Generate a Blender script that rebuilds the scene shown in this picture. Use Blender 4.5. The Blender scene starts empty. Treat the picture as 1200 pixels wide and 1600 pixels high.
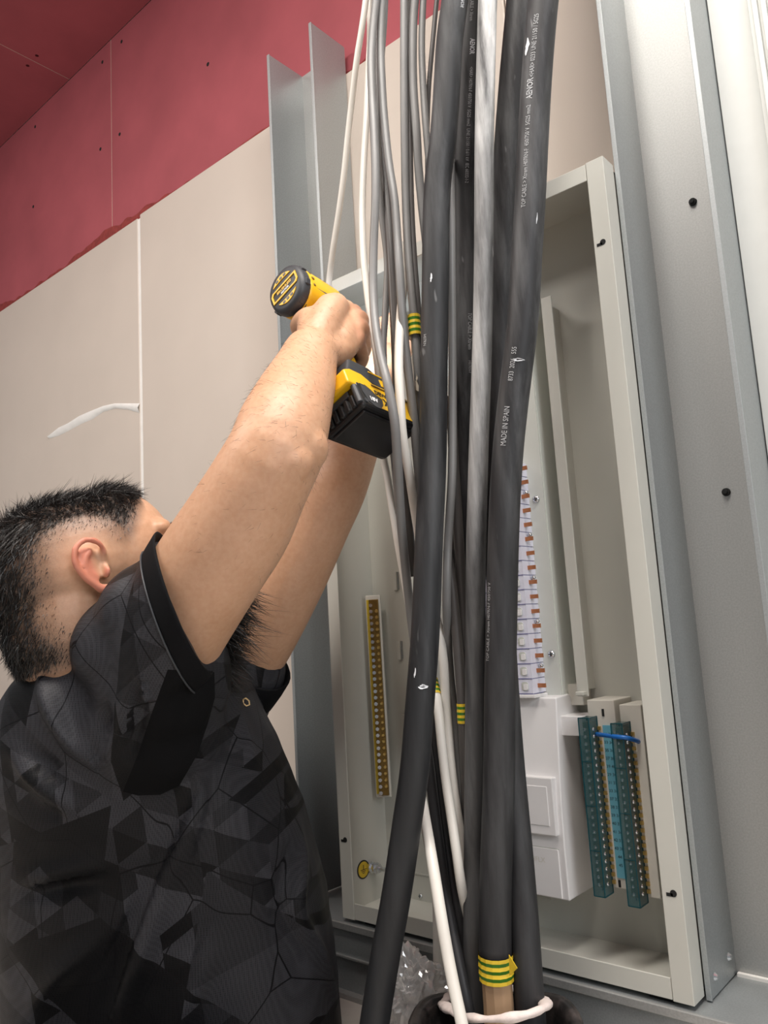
import bpy, bmesh, math, random
from mathutils import Vector, Matrix, noise
from mathutils.kdtree import KDTree
random.seed(7)
SC = bpy.context.scene
COL = SC.collection
PI = math.pi

# ---------------------------------------------------------------- camera
cam_data = bpy.data.cameras.new('camera')
cam = bpy.data.objects.new('camera', cam_data)
COL.objects.link(cam)
CAM = Vector((0.0, -1.0, 0.58))
cam.matrix_world = Matrix(((0.7541929, 0.1424489, 0.6410160, 0.0000000), (0.6540258, -0.0757184, -0.7526732, -1.0000000), (-0.0586808, 0.9869017, -0.1502715, 0.5800000), (0.0000000, 0.0000000, 0.0000000, 1.0000000)))
cam_data.sensor_fit = 'HORIZONTAL'
cam_data.sensor_width = 36.0
cam_data.lens = 37.43
cam_data.clip_start = 0.01
SC.camera = cam

# ---------------------------------------------------------------- world, lights, exposure
world = bpy.data.worlds.new('world')
SC.world = world
world.use_nodes = True
wn = world.node_tree.nodes
wn['Background'].inputs[0].default_value = (0.93, 0.96, 1.0, 1)
wn['Background'].inputs[1].default_value = 0.15

def area(name, loc, target, size, size_y, power, color):
    l = bpy.data.lights.new(name, 'AREA')
    l.shape = 'RECTANGLE'; l.size = size; l.size_y = size_y
    l.energy = power; l.color = color
    o = bpy.data.objects.new(name, l); COL.objects.link(o)
    o.location = loc
    o.rotation_euler = (Vector(target) - Vector(loc)).to_track_quat('-Z', 'Y').to_euler()
    return o
area('daylight', (2.3, -1.5, 1.7), (-0.7, 0.0, 0.95), 1.2, 1.3, 31, (0.93, 0.97, 1.0))
area('overhead_light', (-0.25, -0.72, 2.35), (-0.3, -0.68, 0.0), 1.3, 0.5, 38, (1.0, 0.95, 0.88))
area('overhead_light', (-1.9, -1.5, 2.35), (-1.9, -1.1, 0.0), 1.2, 0.6, 30, (1.0, 0.95, 0.88))  # unseen lamp, added to brighten the left wall and its red boards

SC.view_settings.view_transform = 'Standard'
SC.view_settings.look = 'None'
SC.view_settings.gamma = 1.0
SC.view_settings.use_curve_mapping = False
SC.view_settings.exposure = 0.43

# ---------------------------------------------------------------- helpers
def link(o, parent=None):
    COL.objects.link(o)
    if parent is not None:
        o.parent = parent
        if parent.type == 'EMPTY' and not parent.get('local'):
            o.location = -Vector(parent.location)       # parts are modelled in world coordinates
    return o

def thing(name, label, cat, loc=(0, 0, 0), group=None, mat=None):
    o = bpy.data.objects.new(name, None); COL.objects.link(o)
    o.empty_display_size = 0.05
    if mat is not None:
        o.matrix_basis = mat; o['local'] = 1
    else:
        o.location = loc
    o['label'] = label; o['category'] = cat
    if group: o['group'] = group
    return o

def tag(o, label, cat, group=None):
    o['label'] = label; o['category'] = cat
    if group: o['group'] = group
    return o

class MB:
    def __init__(s): s.v = []; s.f = []; s.m = []
    def add(s, vs, fs, mi=0):
        b = len(s.v); s.v += [tuple(v) for v in vs]
        s.f += [tuple(b + i for i in f) for f in fs]; s.m += [mi] * len(fs); return s
    def box(s, x0, x1, y0, y1, z0, z1, mi=0):
        vs = [(x, y, z) for z in (z0, z1) for y in (y0, y1) for x in (x0, x1)]
        return s.add(vs, [(0, 2, 3, 1), (4, 5, 7, 6), (0, 1, 5, 4), (2, 6, 7, 3), (0, 4, 6, 2), (1, 3, 7, 5)], mi)
    def rings(s, rs, cap=True, mi=0):
        n = len(rs[0]); b = len(s.v)
        for r in rs: s.v += [tuple(p) for p in r]
        for i in range(len(rs) - 1):
            for j in range(n):
                k = (j + 1) % n
                s.f.append((b + i*n + j, b + i*n + k, b + (i+1)*n + k, b + (i+1)*n + j)); s.m.append(mi)
        if cap:
            s.f.append(tuple(b + j for j in reversed(range(n)))); s.m.append(mi)
            s.f.append(tuple(b + (len(rs)-1)*n + j for j in range(n))); s.m.append(mi)
        return s
    def cyl(s, p0, p1, r0, r1=None, n=16, mi=0):
        p0 = Vector(p0); p1 = Vector(p1); r1 = r0 if r1 is None else r1
        a, b = frame(p1 - p0)
        rs = [[p + (a * math.cos(2*PI*i/n) + b * math.sin(2*PI*i/n)) * r for i in range(n)] for p, r in ((p0, r0), (p1, r1))]
        return s.rings(rs, True, mi)
    def prism(s, poly, d0, d1, ax, mi=0):
        # poly of 2D points extruded along axis ax from d0 to d1
        def mk(u, v, d): return {'x': (d, u, v), 'y': (u, d, v), 'z': (u, v, d)}[ax]
        return s.rings([[mk(u, v, d0) for u, v in poly], [mk(u, v, d1) for u, v in poly]], True, mi)
    def ball(s, c, r, rad=(1, 1, 1), axes=None, nu=16, nv=10, mi=0):
        c = Vector(c); ax = axes or (Vector((1, 0, 0)), Vector((0, 1, 0)), Vector((0, 0, 1)))
        rs = []
        for i in range(nv):
            t = PI * (i + 0.5) / nv
            rs.append([c + ax[0]*(r*rad[0]*math.sin(t)*math.cos(2*PI*j/nu)) + ax[1]*(r*rad[1]*math.sin(t)*math.sin(2*PI*j/nu)) - ax[2]*(r*rad[2]*math.cos(t)) for j in range(nu)])
        return s.rings(rs, True, mi)
    def mesh(s, name):
        me = bpy.data.meshes.new(name)
        me.from_pydata(s.v, [], s.f); me.update()
        bm = bmesh.new(); bm.from_mesh(me)
        bmesh.ops.recalc_face_normals(bm, faces=bm.faces)
        bm.to_mesh(me); bm.free()
        for p, m in zip(me.polygons, s.m): p.material_index = m
        return me
    def obj(s, name, mats, parent=None, smooth=False, bevel=0, seg=2):
        me = s.mesh(name)
        for m in (mats if isinstance(mats, (list, tuple)) else [mats]): me.materials.append(m)
        return fin(name, me, parent, smooth, bevel, seg)

def fin(name, me, parent=None, smooth=False, bevel=0, seg=2):
    o = bpy.data.objects.new(name, me)
    if smooth: me.polygons.foreach_set('use_smooth', [True] * len(me.polygons))
    link(o, parent)
    if bevel:
        b = o.modifiers.new('bevel', 'BEVEL'); b.width = bevel; b.segments = seg; b.limit_method = 'ANGLE'; b.angle_limit = 0.6
    return o

def frame(d):
    d = Vector(d).normalized()
    a = d.cross(Vector((0, 0, 1)) if abs(d.z) < 0.9 else Vector((0, 1, 0))).normalized()
    return a, d.cross(a).normalized()

def catmull(pts, step):
    P = [Vector(p) for p in pts]
    P = [P[0]*2 - P[1]] + P + [P[-1]*2 - P[-2]]
    out = []
    for i in range(1, len(P) - 2):
        n = max(1, int((P[i+1] - P[i]).length / step))
        for k in range(n):
            t = k / n
            out.append(0.5*((2*P[i]) + (P[i+1]-P[i-1])*t + (2*P[i-1]-5*P[i]+4*P[i+1]-P[i+2])*t*t + (3*P[i]-P[i-1]-3*P[i+1]+P[i+2])*t**3))
    out.append(P[-2]); return out

def tube(mb, pts, r, n=14, step=0.02, flat=1.0, mi=0, rough=0):
    c = catmull(pts, step) if step else [Vector(p) for p in pts]
    a, b = frame(c[1] - c[0]); rs = []
    for i, p in enumerate(c):
        t = (c[min(i+1, len(c)-1)] - c[max(i-1, 0)]).normalized()
        a = (a - t * a.dot(t)).normalized(); b = t.cross(a)
        rr = r[0] + (r[1]-r[0])*i/(len(c)-1) if isinstance(r, tuple) else r
        if rough: rr *= 1 + rough * noise.noise(p * 60)
        rs.append([p + a*(rr*math.cos(2*PI*j/n)) + b*(rr*flat*math.sin(2*PI*j/n)) for j in range(n)])
    mb.rings(rs, True, mi); return c

# ---------------------------------------------------------------- materials
def nt(name):
    m = bpy.data.materials.new(name); m.use_nodes = True
    t = m.node_tree; return m, t, t.nodes['Principled BSDF']
def N(t, typ, **kw):
    n = t.nodes.new(typ)
    for k, v in kw.items(): setattr(n, k, v)
    return n
def coords(t, scale=(1, 1, 1), rot=(0, 0, 0), kind='Object'):
    tc = N(t, 'ShaderNodeTexCoord'); mp = N(t, 'ShaderNodeMapping')
    mp.inputs['Scale'].default_value = scale; mp.inputs['Rotation'].default_value = rot
    t.links.new(tc.outputs[kind], mp.inputs[0]); return mp.outputs[0]
def noise_n(t, vec, scale, detail=4, rough=0.55):
    n = N(t, 'ShaderNodeTexNoise'); n.inputs['Scale'].default_value = scale
    n.inputs['Detail'].default_value = detail; n.inputs['Roughness'].default_value = rough
    t.links.new(vec, n.inputs['Vector']); return n.outputs['Fac']
def ramp(t, fac, stops, interp='LINEAR'):
    r = N(t, 'ShaderNodeValToRGB'); cr = r.color_ramp; cr.interpolation = interp
    while len(cr.elements) < len(stops): cr.elements.new(0.5)
    for e, (p, c) in zip(cr.elements, stops):
        e.position = p; e.color = (c[0], c[1], c[2], 1) if isinstance(c, (tuple, list)) else (c, c, c, 1)
    t.links.new(fac, r.inputs[0]); return r.outputs[0]
def mix(t, fac, a, b, mode='MIX'):
    m = N(t, 'ShaderNodeMix', data_type='RGBA', blend_type=mode)
    for s, v in ((0, fac), (6, a), (7, b)):
        if isinstance(v, (int, float)): m.inputs[s].default_value = v
        elif isinstance(v, tuple): m.inputs[s].default_value = (v[0], v[1], v[2], 1)
        else: t.links.new(v, m.inputs[s])
    return m.outputs[2]
def bump(t, b, h, strength, dist=0.001):
    n = N(t, 'ShaderNodeBump'); n.inputs['Strength'].default_value = strength; n.inputs['Distance'].default_value = dist
    t.links.new(h, n.inputs['Height']); t.links.new(n.outputs[0], b.inputs['Normal'])

def plain(name, col, rough=0.5, metal=0.0, var=0.08, scale=30, bmp=0.0, spec=0.5, coat=0.0):
    m, t, b = nt(name)
    v = coords(t); f = noise_n(t, v, scale)
    lo = tuple(c * (1 - var) for c in col); hi = tuple(min(1, c * (1 + var)) for c in col)
    t.links.new(ramp(t, f, [(0.3, lo), (0.7, hi)]), b.inputs['Base Color'])
    b.inputs['Roughness'].default_value = rough; b.inputs['Metallic'].default_value = metal
    b.inputs['Specular IOR Level'].default_value = spec
    b.inputs['Coat Weight'].default_value = coat
    if bmp: bump(t, b, noise_n(t, v, scale * 6), bmp)
    return m

def galvanised(name, col, rough):
    m, t, b = nt(name)
    v = coords(t); f = noise_n(t, coords(t, (1, 1, 0.12)), 9, 3); g = noise_n(t, v, 420, 2)
    c = mix(t, 0.5, ramp(t, f, [(0.3, tuple(x*0.86 for x in col)), (0.7, col)]), ramp(t, g, [(0.35, tuple(x*0.86 for x in col)), (0.65, tuple(min(1, x*1.1) for x in col))]))
    t.links.new(c, b.inputs['Base Color'])
    b.inputs['Metallic'].default_value = 0.55
    t.links.new(ramp(t, f, [(0.2, rough - 0.06), (0.8, rough + 0.08)]), b.inputs['Roughness'])
    bump(t, b, g, 0.06, 0.0005)
    return m

def dusty(name, col, dust, amount, rough=0.55, zs=0.12, fade=None):
    # black rubber with pale dust dragged along the cable's length
    m, t, b = nt(name)
    f = noise_n(t, coords(t, (1, 1, zs)), 34, 6, 0.65); g = noise_n(t, coords(t, (1, 1, 0.3)), 11, 3)
    k = N(t, 'ShaderNodeMath', operation='MULTIPLY')
    t.links.new(ramp(t, f, [(0.42, 0), (0.8, 1)]), k.inputs[0]); t.links.new(ramp(t, g, [(0.35, 0.15 * amount), (0.75, amount)]), k.inputs[1])
    sp = ramp(t, noise_n(t, coords(t, (1, 1, 0.25)), 75, 2), [(0.71, 0), (0.76, 0.55)])
    k2 = N(t, 'ShaderNodeMath', operation='MAXIMUM'); t.links.new(k.outputs[0], k2.inputs[0])
    k3 = N(t, 'ShaderNodeMath', operation='MULTIPLY'); t.links.new(sp, k3.inputs[0]); k3.inputs[1].default_value = min(1, amount)
    t.links.new(k3.outputs[0], k2.inputs[1])
    fac = k2.outputs[0]
    if fade:                                  # dust thins downwards; on the two black sheaths this paints in the ceiling light
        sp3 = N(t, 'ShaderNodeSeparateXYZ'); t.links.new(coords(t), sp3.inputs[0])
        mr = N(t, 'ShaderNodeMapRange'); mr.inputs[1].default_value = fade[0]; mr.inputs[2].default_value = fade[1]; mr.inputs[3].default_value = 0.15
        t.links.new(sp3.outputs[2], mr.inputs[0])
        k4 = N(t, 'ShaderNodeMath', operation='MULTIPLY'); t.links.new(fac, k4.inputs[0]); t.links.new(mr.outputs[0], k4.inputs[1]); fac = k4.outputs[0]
    t.links.new(mix(t, fac, col, dust), b.inputs['Base Color'])
    b.inputs['Roughness'].default_value = rough
    bump(t, b, f, 0.15, 0.001)
    return m

M = {}
M['galv'] = galvanised('galvanised_steel', (0.40, 0.425, 0.43), 0.42)
M['galv_pale'] = galvanised('galvanised_steel_pale', (0.47, 0.475, 0.465), 0.45)
M['paint'] = plain('grey_cabinet_paint', (0.58, 0.575, 0.52), 0.42, var=0.03, scale=8, bmp=0.05)
M['plate'] = plain('mounting_plate_paint', (0.66, 0.68, 0.63), 0.4, var=0.03, scale=8)
M['red'] = plain('red_plasterboard', (0.41, 0.098, 0.116), 0.75, var=0.10, scale=5, spec=0.3)
M['red_dark'] = plain('torn_red_paper', (0.27, 0.04, 0.035), 0.8, var=0.25, scale=60)
M['beige'] = plain('beige_plasterboard', (0.66, 0.585, 0.515), 0.5, var=0.03, scale=4, spec=0.35)
M['board_edge'] = plain('white_board_edge', (0.93, 0.91, 0.87), 0.7, var=0.05)
M['plaster'] = plain('white_jointing_plaster', (0.88, 0.87, 0.84), 0.5, var=0.04, scale=50, bmp=0.4)
M['white_wall'] = plain('white_wall_board', (0.60, 0.61, 0.585), 0.6, var=0.02)
M['floor'] = plain('pale_screed_floor', (0.50, 0.47, 0.43), 0.7, var=0.12, scale=12, bmp=0.2)
M['dark'] = plain('dark_hole', (0.01, 0.01, 0.01), 0.9)
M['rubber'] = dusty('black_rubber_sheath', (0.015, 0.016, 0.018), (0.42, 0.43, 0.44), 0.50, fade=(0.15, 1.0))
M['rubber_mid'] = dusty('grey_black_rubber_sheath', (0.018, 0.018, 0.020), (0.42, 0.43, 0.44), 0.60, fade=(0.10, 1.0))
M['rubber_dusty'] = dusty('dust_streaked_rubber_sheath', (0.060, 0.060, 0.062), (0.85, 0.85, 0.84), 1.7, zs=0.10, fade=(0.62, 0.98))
M['rubber_dark'] = plain('matt_black_sheath', (0.028, 0.028, 0.031), 0.5, var=0.2, scale=20)
M['grey'] = plain('grey_pvc_sheath', (0.20, 0.198, 0.195), 0.42, var=0.1, scale=14)
M['grey_dark'] = plain('dark_grey_pvc_sheath', (0.085, 0.078, 0.075), 0.42, var=0.1, scale=14)
M['white_pvc'] = plain('white_pvc_sheath', (0.78, 0.75, 0.69), 0.4, var=0.05, scale=14)
M['cream_pvc'] = plain('cream_pvc_sheath', (0.62, 0.55, 0.45), 0.45, var=0.06, scale=14)
M['tape_y'] = plain('yellow_tape', (0.72, 0.50, 0.03), 0.4, var=0.1, scale=60)
M['tape_g'] = plain('green_tape', (0.05, 0.20, 0.015), 0.4, var=0.1, scale=60)
M['tan'] = plain('tan_inner_sheath', (0.45, 0.29, 0.17), 0.55, var=0.06, scale=20)
M['cloth'] = plain('pinkish_white_rag', (0.78, 0.68, 0.64), 0.8, var=0.12, scale=80, bmp=0.5)
M['ink'] = plain('white_cable_print', (0.42, 0.43, 0.44), 0.6)
M['ink_b'] = plain('bright_white_print', (0.75, 0.77, 0.80), 0.6)
M['copper'] = plain('copper', (0.50, 0.20, 0.09), 0.35, metal=0.55, var=0.15, scale=80)
M['brass'] = plain('brass', (0.58, 0.40, 0.13), 0.33, metal=0.8, var=0.15, scale=90)
M['brass_dark'] = plain('dark_brass', (0.22, 0.135, 0.035), 0.32, metal=0.7, var=0.2, scale=90)  # darker tone than the other brass
M['yellow_pl'] = plain('yellow_plastic_strip', (0.62, 0.44, 0.03), 0.45)
M['zinc'] = plain('zinc_screw', (0.70, 0.72, 0.74), 0.22, metal=0.95, var=0.1, scale=200)
M['white_pl'] = plain('white_plastic', (0.80, 0.785, 0.78), 0.38, var=0.02, scale=10)
M['lilac_pl'] = plain('lilac_white_plastic', (0.72, 0.72, 0.82), 0.35, var=0.03, scale=10)
M['lilac_dk'] = plain('recess_plastic', (0.55, 0.57, 0.52), 0.45)
M['seam'] = plain('violet_seam', (0.16, 0.16, 0.30), 0.5)
M['cream_pl'] = plain('cream_plastic', (0.68, 0.65, 0.58), 0.45, var=0.04)
M['blue_label'] = plain('blue_paper_label', (0.16, 0.46, 0.58), 0.55, var=0.05)
M['blue_wire'] = plain('blue_wire', (0.012, 0.13, 0.45), 0.35, var=0.08)
M['black_pl'] = plain('black_plastic', (0.010, 0.010, 0.011), 0.32, var=0.1)
M['dgrey_pl'] = plain('dark_grey_rubberised_plastic', (0.040, 0.043, 0.048), 0.5, var=0.1, scale=80)
M['grey_pl'] = plain('grey_metal_nose', (0.30, 0.30, 0.31), 0.35, metal=0.4)
M['tool_y'] = plain('yellow_tool_plastic', (0.82, 0.47, 0.012), 0.38, var=0.05)
M['bit'] = plain('steel_bit', (0.35, 0.36, 0.38), 0.3, metal=0.9)
M['text_w'] = plain('white_print', (0.85, 0.85, 0.85), 0.5)
M['text_k'] = plain('black_print', (0.012, 0.012, 0.012), 0.5)
M['red_pl'] = plain('red_plastic', (0.55, 0.03, 0.03), 0.4)
M['box_grey'] = plain('tool_box_grey', (0.045, 0.048, 0.052), 0.5)
M['hair'] = plain('black_hair', (0.014, 0.012, 0.011), 0.42, var=0.5, scale=150)
M['armhair'] = plain('fine_dark_body_hair', (0.05, 0.03, 0.02), 0.5)
M['eye'] = plain('eye_white', (0.75, 0.72, 0.70), 0.2)
M['iris'] = plain('brown_iris', (0.06, 0.03, 0.015), 0.2)
M['cuff'] = plain('black_knit_cuff', (0.005, 0.005, 0.006), 0.8, var=0.2, scale=300, bmp=0.3, spec=0.15)
M['panel'] = plain('plain_black_jersey', (0.0045, 0.0045, 0.005), 0.8, var=0.15, scale=400, bmp=0.2, spec=0.12)
M['trouser'] = plain('dark_trouser_cloth', (0.02, 0.02, 0.025), 0.8)
M['gold'] = plain('gold_print', (0.75, 0.52, 0.25), 0.4)

def teal_cover():
    m, t, b = nt('clear_teal_cover')
    b.inputs['Base Color'].default_value = (0.05, 0.125, 0.135, 1)
    b.inputs['Roughness'].default_value = 0.1
    b.inputs['Alpha'].default_value = 0.58
    return m
M['teal'] = teal_cover()
M['teal_edge'] = plain('teal_cover_edge', (0.01, 0.07, 0.085), 0.2)

def film():
    m, t, b = nt('clear_polythene_film')
    g = N(t, 'ShaderNodeBsdfGlossy'); g.inputs['Roughness'].default_value = 0.12
    d = N(t, 'ShaderNodeBsdfDiffuse'); d.inputs['Color'].default_value = (0.88, 0.86, 0.84, 1)
    tr = N(t, 'ShaderNodeBsdfTransparent'); lw = N(t, 'ShaderNodeLayerWeight'); lw.inputs[0].default_value = 0.35
    m1 = N(t, 'ShaderNodeMixShader'); m2 = N(t, 'ShaderNodeMixShader')
    t.links.new(g.outputs[0], m1.inputs[1]); t.links.new(d.outputs[0], m1.inputs[2]); m1.inputs[0].default_value = 0.62
    k = N(t, 'ShaderNodeMath', operation='MULTIPLY_ADD'); t.links.new(lw.outputs['Facing'], k.inputs[0]); k.inputs[1].default_value = 0.55; k.inputs[2].default_value = 0.46
    t.links.new(k.outputs[0], m2.inputs[0]); t.links.new(tr.outputs[0], m2.inputs[1]); t.links.new(m1.outputs[0], m2.inputs[2])
    t.links.new(m2.outputs[0], t.nodes['Material Output'].inputs[0]); return m
M['film'] = film()

def skin_mat():
    m, t, b = nt('skin')
    v = coords(t); f = noise_n(t, v, 14, 4); g = noise_n(t, v, 160, 3)
    at = N(t, 'ShaderNodeAttribute', attribute_name='tone')
    sep = N(t, 'ShaderNodeSeparateColor'); t.links.new(at.outputs['Color'], sep.inputs[0])
    base = ramp(t, f, [(0.3, (0.55, 0.305, 0.175)), (0.7, (0.65, 0.378, 0.235))])
    base = mix(t, 0.12, base, ramp(t, g, [(0.35, (0.45, 0.2, 0.12)), (0.65, (0.75, 0.5, 0.36))]))
    base = mix(t, sep.outputs[0], base, (0.60, 0.19, 0.13))      # redder skin of the ears and knuckles
    sp = ramp(t, noise_n(t, v, 520, 2), [(0.35, 1.0), (0.62, 0.8)])
    k = N(t, 'ShaderNodeMath', operation='MULTIPLY'); t.links.new(sep.outputs[1], k.inputs[0]); t.links.new(sp, k.inputs[1])
    base = mix(t, k.outputs[0], base, (0.03, 0.026, 0.024))       # cropped hair on the scalp
    t.links.new(base, b.inputs['Base Color'])
    b.inputs['Roughness'].default_value = 0.48
    b.inputs['Subsurface Weight'].default_value = 0.12
    b.inputs['Subsurface Radius'].default_value = (0.01, 0.004, 0.002)
    b.inputs['Subsurface Scale'].default_value = 0.6
    bump(t, b, noise_n(t, v, 330, 3), 0.12, 0.0006)
    return m
M['skin'] = skin_mat()

def shirt_mat():
    m, t, b = nt('black_geometric_camouflage_jersey')
    p = coords(t)
    def facets(size, seed, tilt):
        # isometric facets: three sets of parallel lines cut the cloth into triangles, each with a tone of its own
        cb = N(t, 'ShaderNodeCombineXYZ')
        for k in range(3):
            th = math.radians(tilt + 60*k)
            d = N(t, 'ShaderNodeVectorMath', operation='DOT_PRODUCT'); t.links.new(p, d.inputs[0])
            d.inputs[1].default_value = (0.755*math.cos(th)/size, 0.656*math.cos(th)/size, math.sin(th)/size)
            ad = N(t, 'ShaderNodeMath', operation='ADD'); t.links.new(d.outputs['Value'], ad.inputs[0]); ad.inputs[1].default_value = seed*(k + 1)*0.37
            fl = N(t, 'ShaderNodeMath', operation='FLOOR'); t.links.new(ad.outputs[0], fl.inputs[0]); t.links.new(fl.outputs[0], cb.inputs[k])
        w = N(t, 'ShaderNodeTexWhiteNoise', noise_dimensions='3D'); t.links.new(cb.outputs[0], w.inputs['Vector'])
        sp = N(t, 'ShaderNodeSeparateColor'); t.links.new(w.outputs['Color'], sp.inputs[0]); return sp
    f1 = facets(0.040, 1.3, 4); f2 = facets(0.080, 2.7, 4); f3 = facets(0.125, 4.1, -12)
    c1 = ramp(t, f1.outputs[0], [(0.0, 0.0048), (0.30, 0.0200), (0.55, 0.0360), (0.80, 0.0110)], 'CONSTANT')
    c2 = ramp(t, f2.outputs[1], [(0.0, 0.0048), (0.25, 0.0260), (0.55, 0.0400), (0.78, 0.0125)], 'CONSTANT')
    c3 = ramp(t, f3.outputs[1], [(0.0, 0.0060), (0.30, 0.0230), (0.65, 0.0320)], 'CONSTANT')
    col = mix(t, ramp(t, f2.outputs[2], [(0, 0), (0.55, 1)], 'CONSTANT'), c1, c2)
    col = mix(t, ramp(t, f3.outputs[0], [(0, 0), (0.68, 1)], 'CONSTANT'), col, c3)
    e3 = N(t, 'ShaderNodeTexVoronoi', feature='DISTANCE_TO_EDGE'); e3.inputs['Scale'].default_value = 7
    t.links.new(coords(t, (1.5, 0.8, 1.0), (0.2, 0.9, 0.4)), e3.inputs['Vector'])
    col = mix(t, ramp(t, e3.outputs['Distance'], [(0.004, 1), (0.007, 0)]), col, (0.004, 0.004, 0.0045))
    wv = N(t, 'ShaderNodeTexVoronoi'); wv.inputs['Scale'].default_value = 380; wv.inputs['Randomness'].default_value = 0.15
    t.links.new(coords(t), wv.inputs['Vector'])
    knit = ramp(t, wv.outputs['Distance'], [(0.2, 0.66), (0.6, 1.2)])
    col = mix(t, 1.0, col, knit, 'MULTIPLY')
    col = mix(t, 1.0, col, (1.0, 1.0, 1.14), 'MULTIPLY')
    t.links.new(col, b.inputs['Base Color'])
    b.inputs['Roughness'].default_value = 0.5
    b.inputs['Specular IOR Level'].default_value = 0.18
    bump(t, b, wv.outputs['Distance'], 0.25, 0.0008)
    return m
M['shirt'] = shirt_mat()

def text_mesh(s, size, bold=0.0):
    cu = bpy.data.curves.new('print', 'FONT'); cu.body = s; cu.size = size; cu.resolution_u = 2; cu.offset = bold
    o = bpy.data.objects.new('print', cu); COL.objects.link(o)
    bpy.context.view_layer.update()
    me = bpy.data.meshes.new_from_object(o.evaluated_get(bpy.context.evaluated_depsgraph_get()))
    COL.objects.unlink(o); bpy.data.objects.remove(o)
    vs = [v.co.copy() for v in me.vertices]; fs = [tuple(p.vertices) for p in me.polygons]
    bpy.data.meshes.remove(me)
    return vs, fs

def flat_text(s, size, origin, right, up, mat, parent, bold=0.0, name='print', center=True, off=0.0003):
    vs, fs = text_mesh(s, size, bold)
    x0 = min(v.x for v in vs); x1 = max(v.x for v in vs); y0 = min(v.y for v in vs); y1 = max(v.y for v in vs)
    cx, cy = ((x0 + x1)/2, (y0 + y1)/2) if center else (0, 0)
    R = Vector(right).normalized(); U = Vector(up).normalized(); Nn = R.cross(U)
    mb = MB(); mb.add([Vector(origin) + R*(v.x - cx) + U*(v.y - cy) + Nn*off for v in vs], fs)
    return mb.obj(name, mat, parent)

# ================================================================ STRUCTURE
def struct(o): o['kind'] = 'structure'; return o

# floor
mb = MB(); mb.box(-3.6, 1.6, -2.6, 0.15, -0.06, 0.0)
struct(mb.obj('floor', M['floor']))

# back wall: studs-and-board core with red upper boards and beige lower boards
mb = MB(); mb.box(-3.6, 1.6, 0.163, 0.26, 0.0, 2.372)
wall = struct(mb.obj('wall_back', M['board_edge']))
ZB = 1.735; ZC = 2.372
XJ = -1.937
for x0, x1 in ((-3.6, XJ - 0.0012), (XJ + 0.0012, -0.60), (-0.597, 1.6)):
    mb = MB(); mb.box(x0, x1, 0.150, 0.163, ZB - 0.02, ZC)
    mb.obj('red_plasterboard', M['red'], wall, bevel=0.0015)
mb = MB(); mb.box(XJ - 0.0013, XJ + 0.0013, 0.1512, 0.163, ZB, ZC)
mb.obj('joint_filler', M['cream_pvc'], wall)
XS = -1.7774
for x0, x1 in ((-3.6, XS - 0.008), (XS + 0.004, -0.62), (-0.617, 1.6)):
    mb = MB(); mb.box(x0, x1, 0.136, 0.163, 0.0, ZB if x0 < XS - 1 else ZB + 0.006)
    mb.obj('beige_plasterboard', M['beige'], wall, bevel=0.002)
mb = MB(); mb.box(XS - 0.0078, XS + 0.0038, 0.1372, 0.163, 0.0, ZB - 0.004)
mb.obj('joint_strip', M['board_edge'], wall)
# torn strip of dark red paper along the beige boards' top edge
mb = MB(); top = []; bot = []
x = -3.2
while x < -0.5:
    h = 0.020 + 0.040 * max(0, noise.noise(Vector((x * 3.1, 0.3, 0)))) + 0.012 * noise.noise(Vector((x * 23, 1.3, 0)))
    top.append((x, 0.1492, ZB + max(0.004, h))); bot.append((x, 0.1492, ZB - 0.012)); x += 0.012
n = len(top)
mb.add(bot + top, [(i, i+1, n+i+1, n+i) for i in range(n-1)])
mb.add([(a, 0.1502, c) for a, _, c in bot + top], [(i, i+1, n+i+1, n+i) for i in range(n-1)])
mb.obj('torn_paper_edge', M['red_dark'], wall)
# board screws (dark heads) with a first mesh shared by all
def screw_dot(r=0.0055):
    m = MB(); m.cyl((0, 0, 0), (0, -0.0012, 0), r, r * 0.8, 10); me = m.mesh('screw'); me.materials.append(M['dark']); return me
SD = screw_dot()
for x, z in ((-1.877, 2.331), (-1.478, 2.036), (-1.892, 2.043), (-1.997, 2.046), (-2.409, 2.322), (-2.418, 2.038), (-1.983, 2.324), (-1.46, 2.33), (-2.9, 2.04)):
    o = bpy.data.objects.new('screw', SD); link(o, wall); o.location = (x, 0.1500, z)
# smear of white jointing plaster on the beige board
sm = [(-2.2773, 0.1335, 1.2306), (-2.2185, 0.1335, 1.2417), (-2.1614, 0.1335, 1.2429), (-2.0987, 0.1335, 1.2500), (-2.0347, 0.1335, 1.2504), (-1.9661, 0.1335, 1.2492), (-1.9068, 0.1335, 1.2425), (-1.8465, 0.1335, 1.2281), (-1.7855, 0.1335, 1.2136)]
sb = [(-2.2732, 0.1335, 1.2198), (-2.2106, 0.1335, 1.2166), (-2.1501, 0.1335, 1.2193), (-2.0844, 0.1335, 1.2240), (-2.0244, 0.1335, 1.2238), (-1.9630, 0.1335, 1.2320), (-1.9006, 0.1335, 1.2266), (-1.8406, 0.1335, 1.2091), (-1.7861, 0.1335, 1.1878)]
mb = MB(); k = len(sm)
mid = [tuple((Vector(a)+Vector(b))/2 + Vector((0, -0.004, 0))) for a, b in zip(sm, sb)]
a = [tuple(Vector(p) + Vector((0, 0.0024, 0))) for p in sm]; b_ = [tuple(Vector(p) + Vector((0, 0.0024, 0))) for p in sb]
mb.add(a + mid + b_, [(i, i+1, k+i+1, k+i) for i in range(k-1)] + [(k+i, k+i+1, 2*k+i+1, 2*k+i) for i in range(k-1)])
mb.obj('plaster_smear', M['plaster'], wall, smooth=True)

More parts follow.
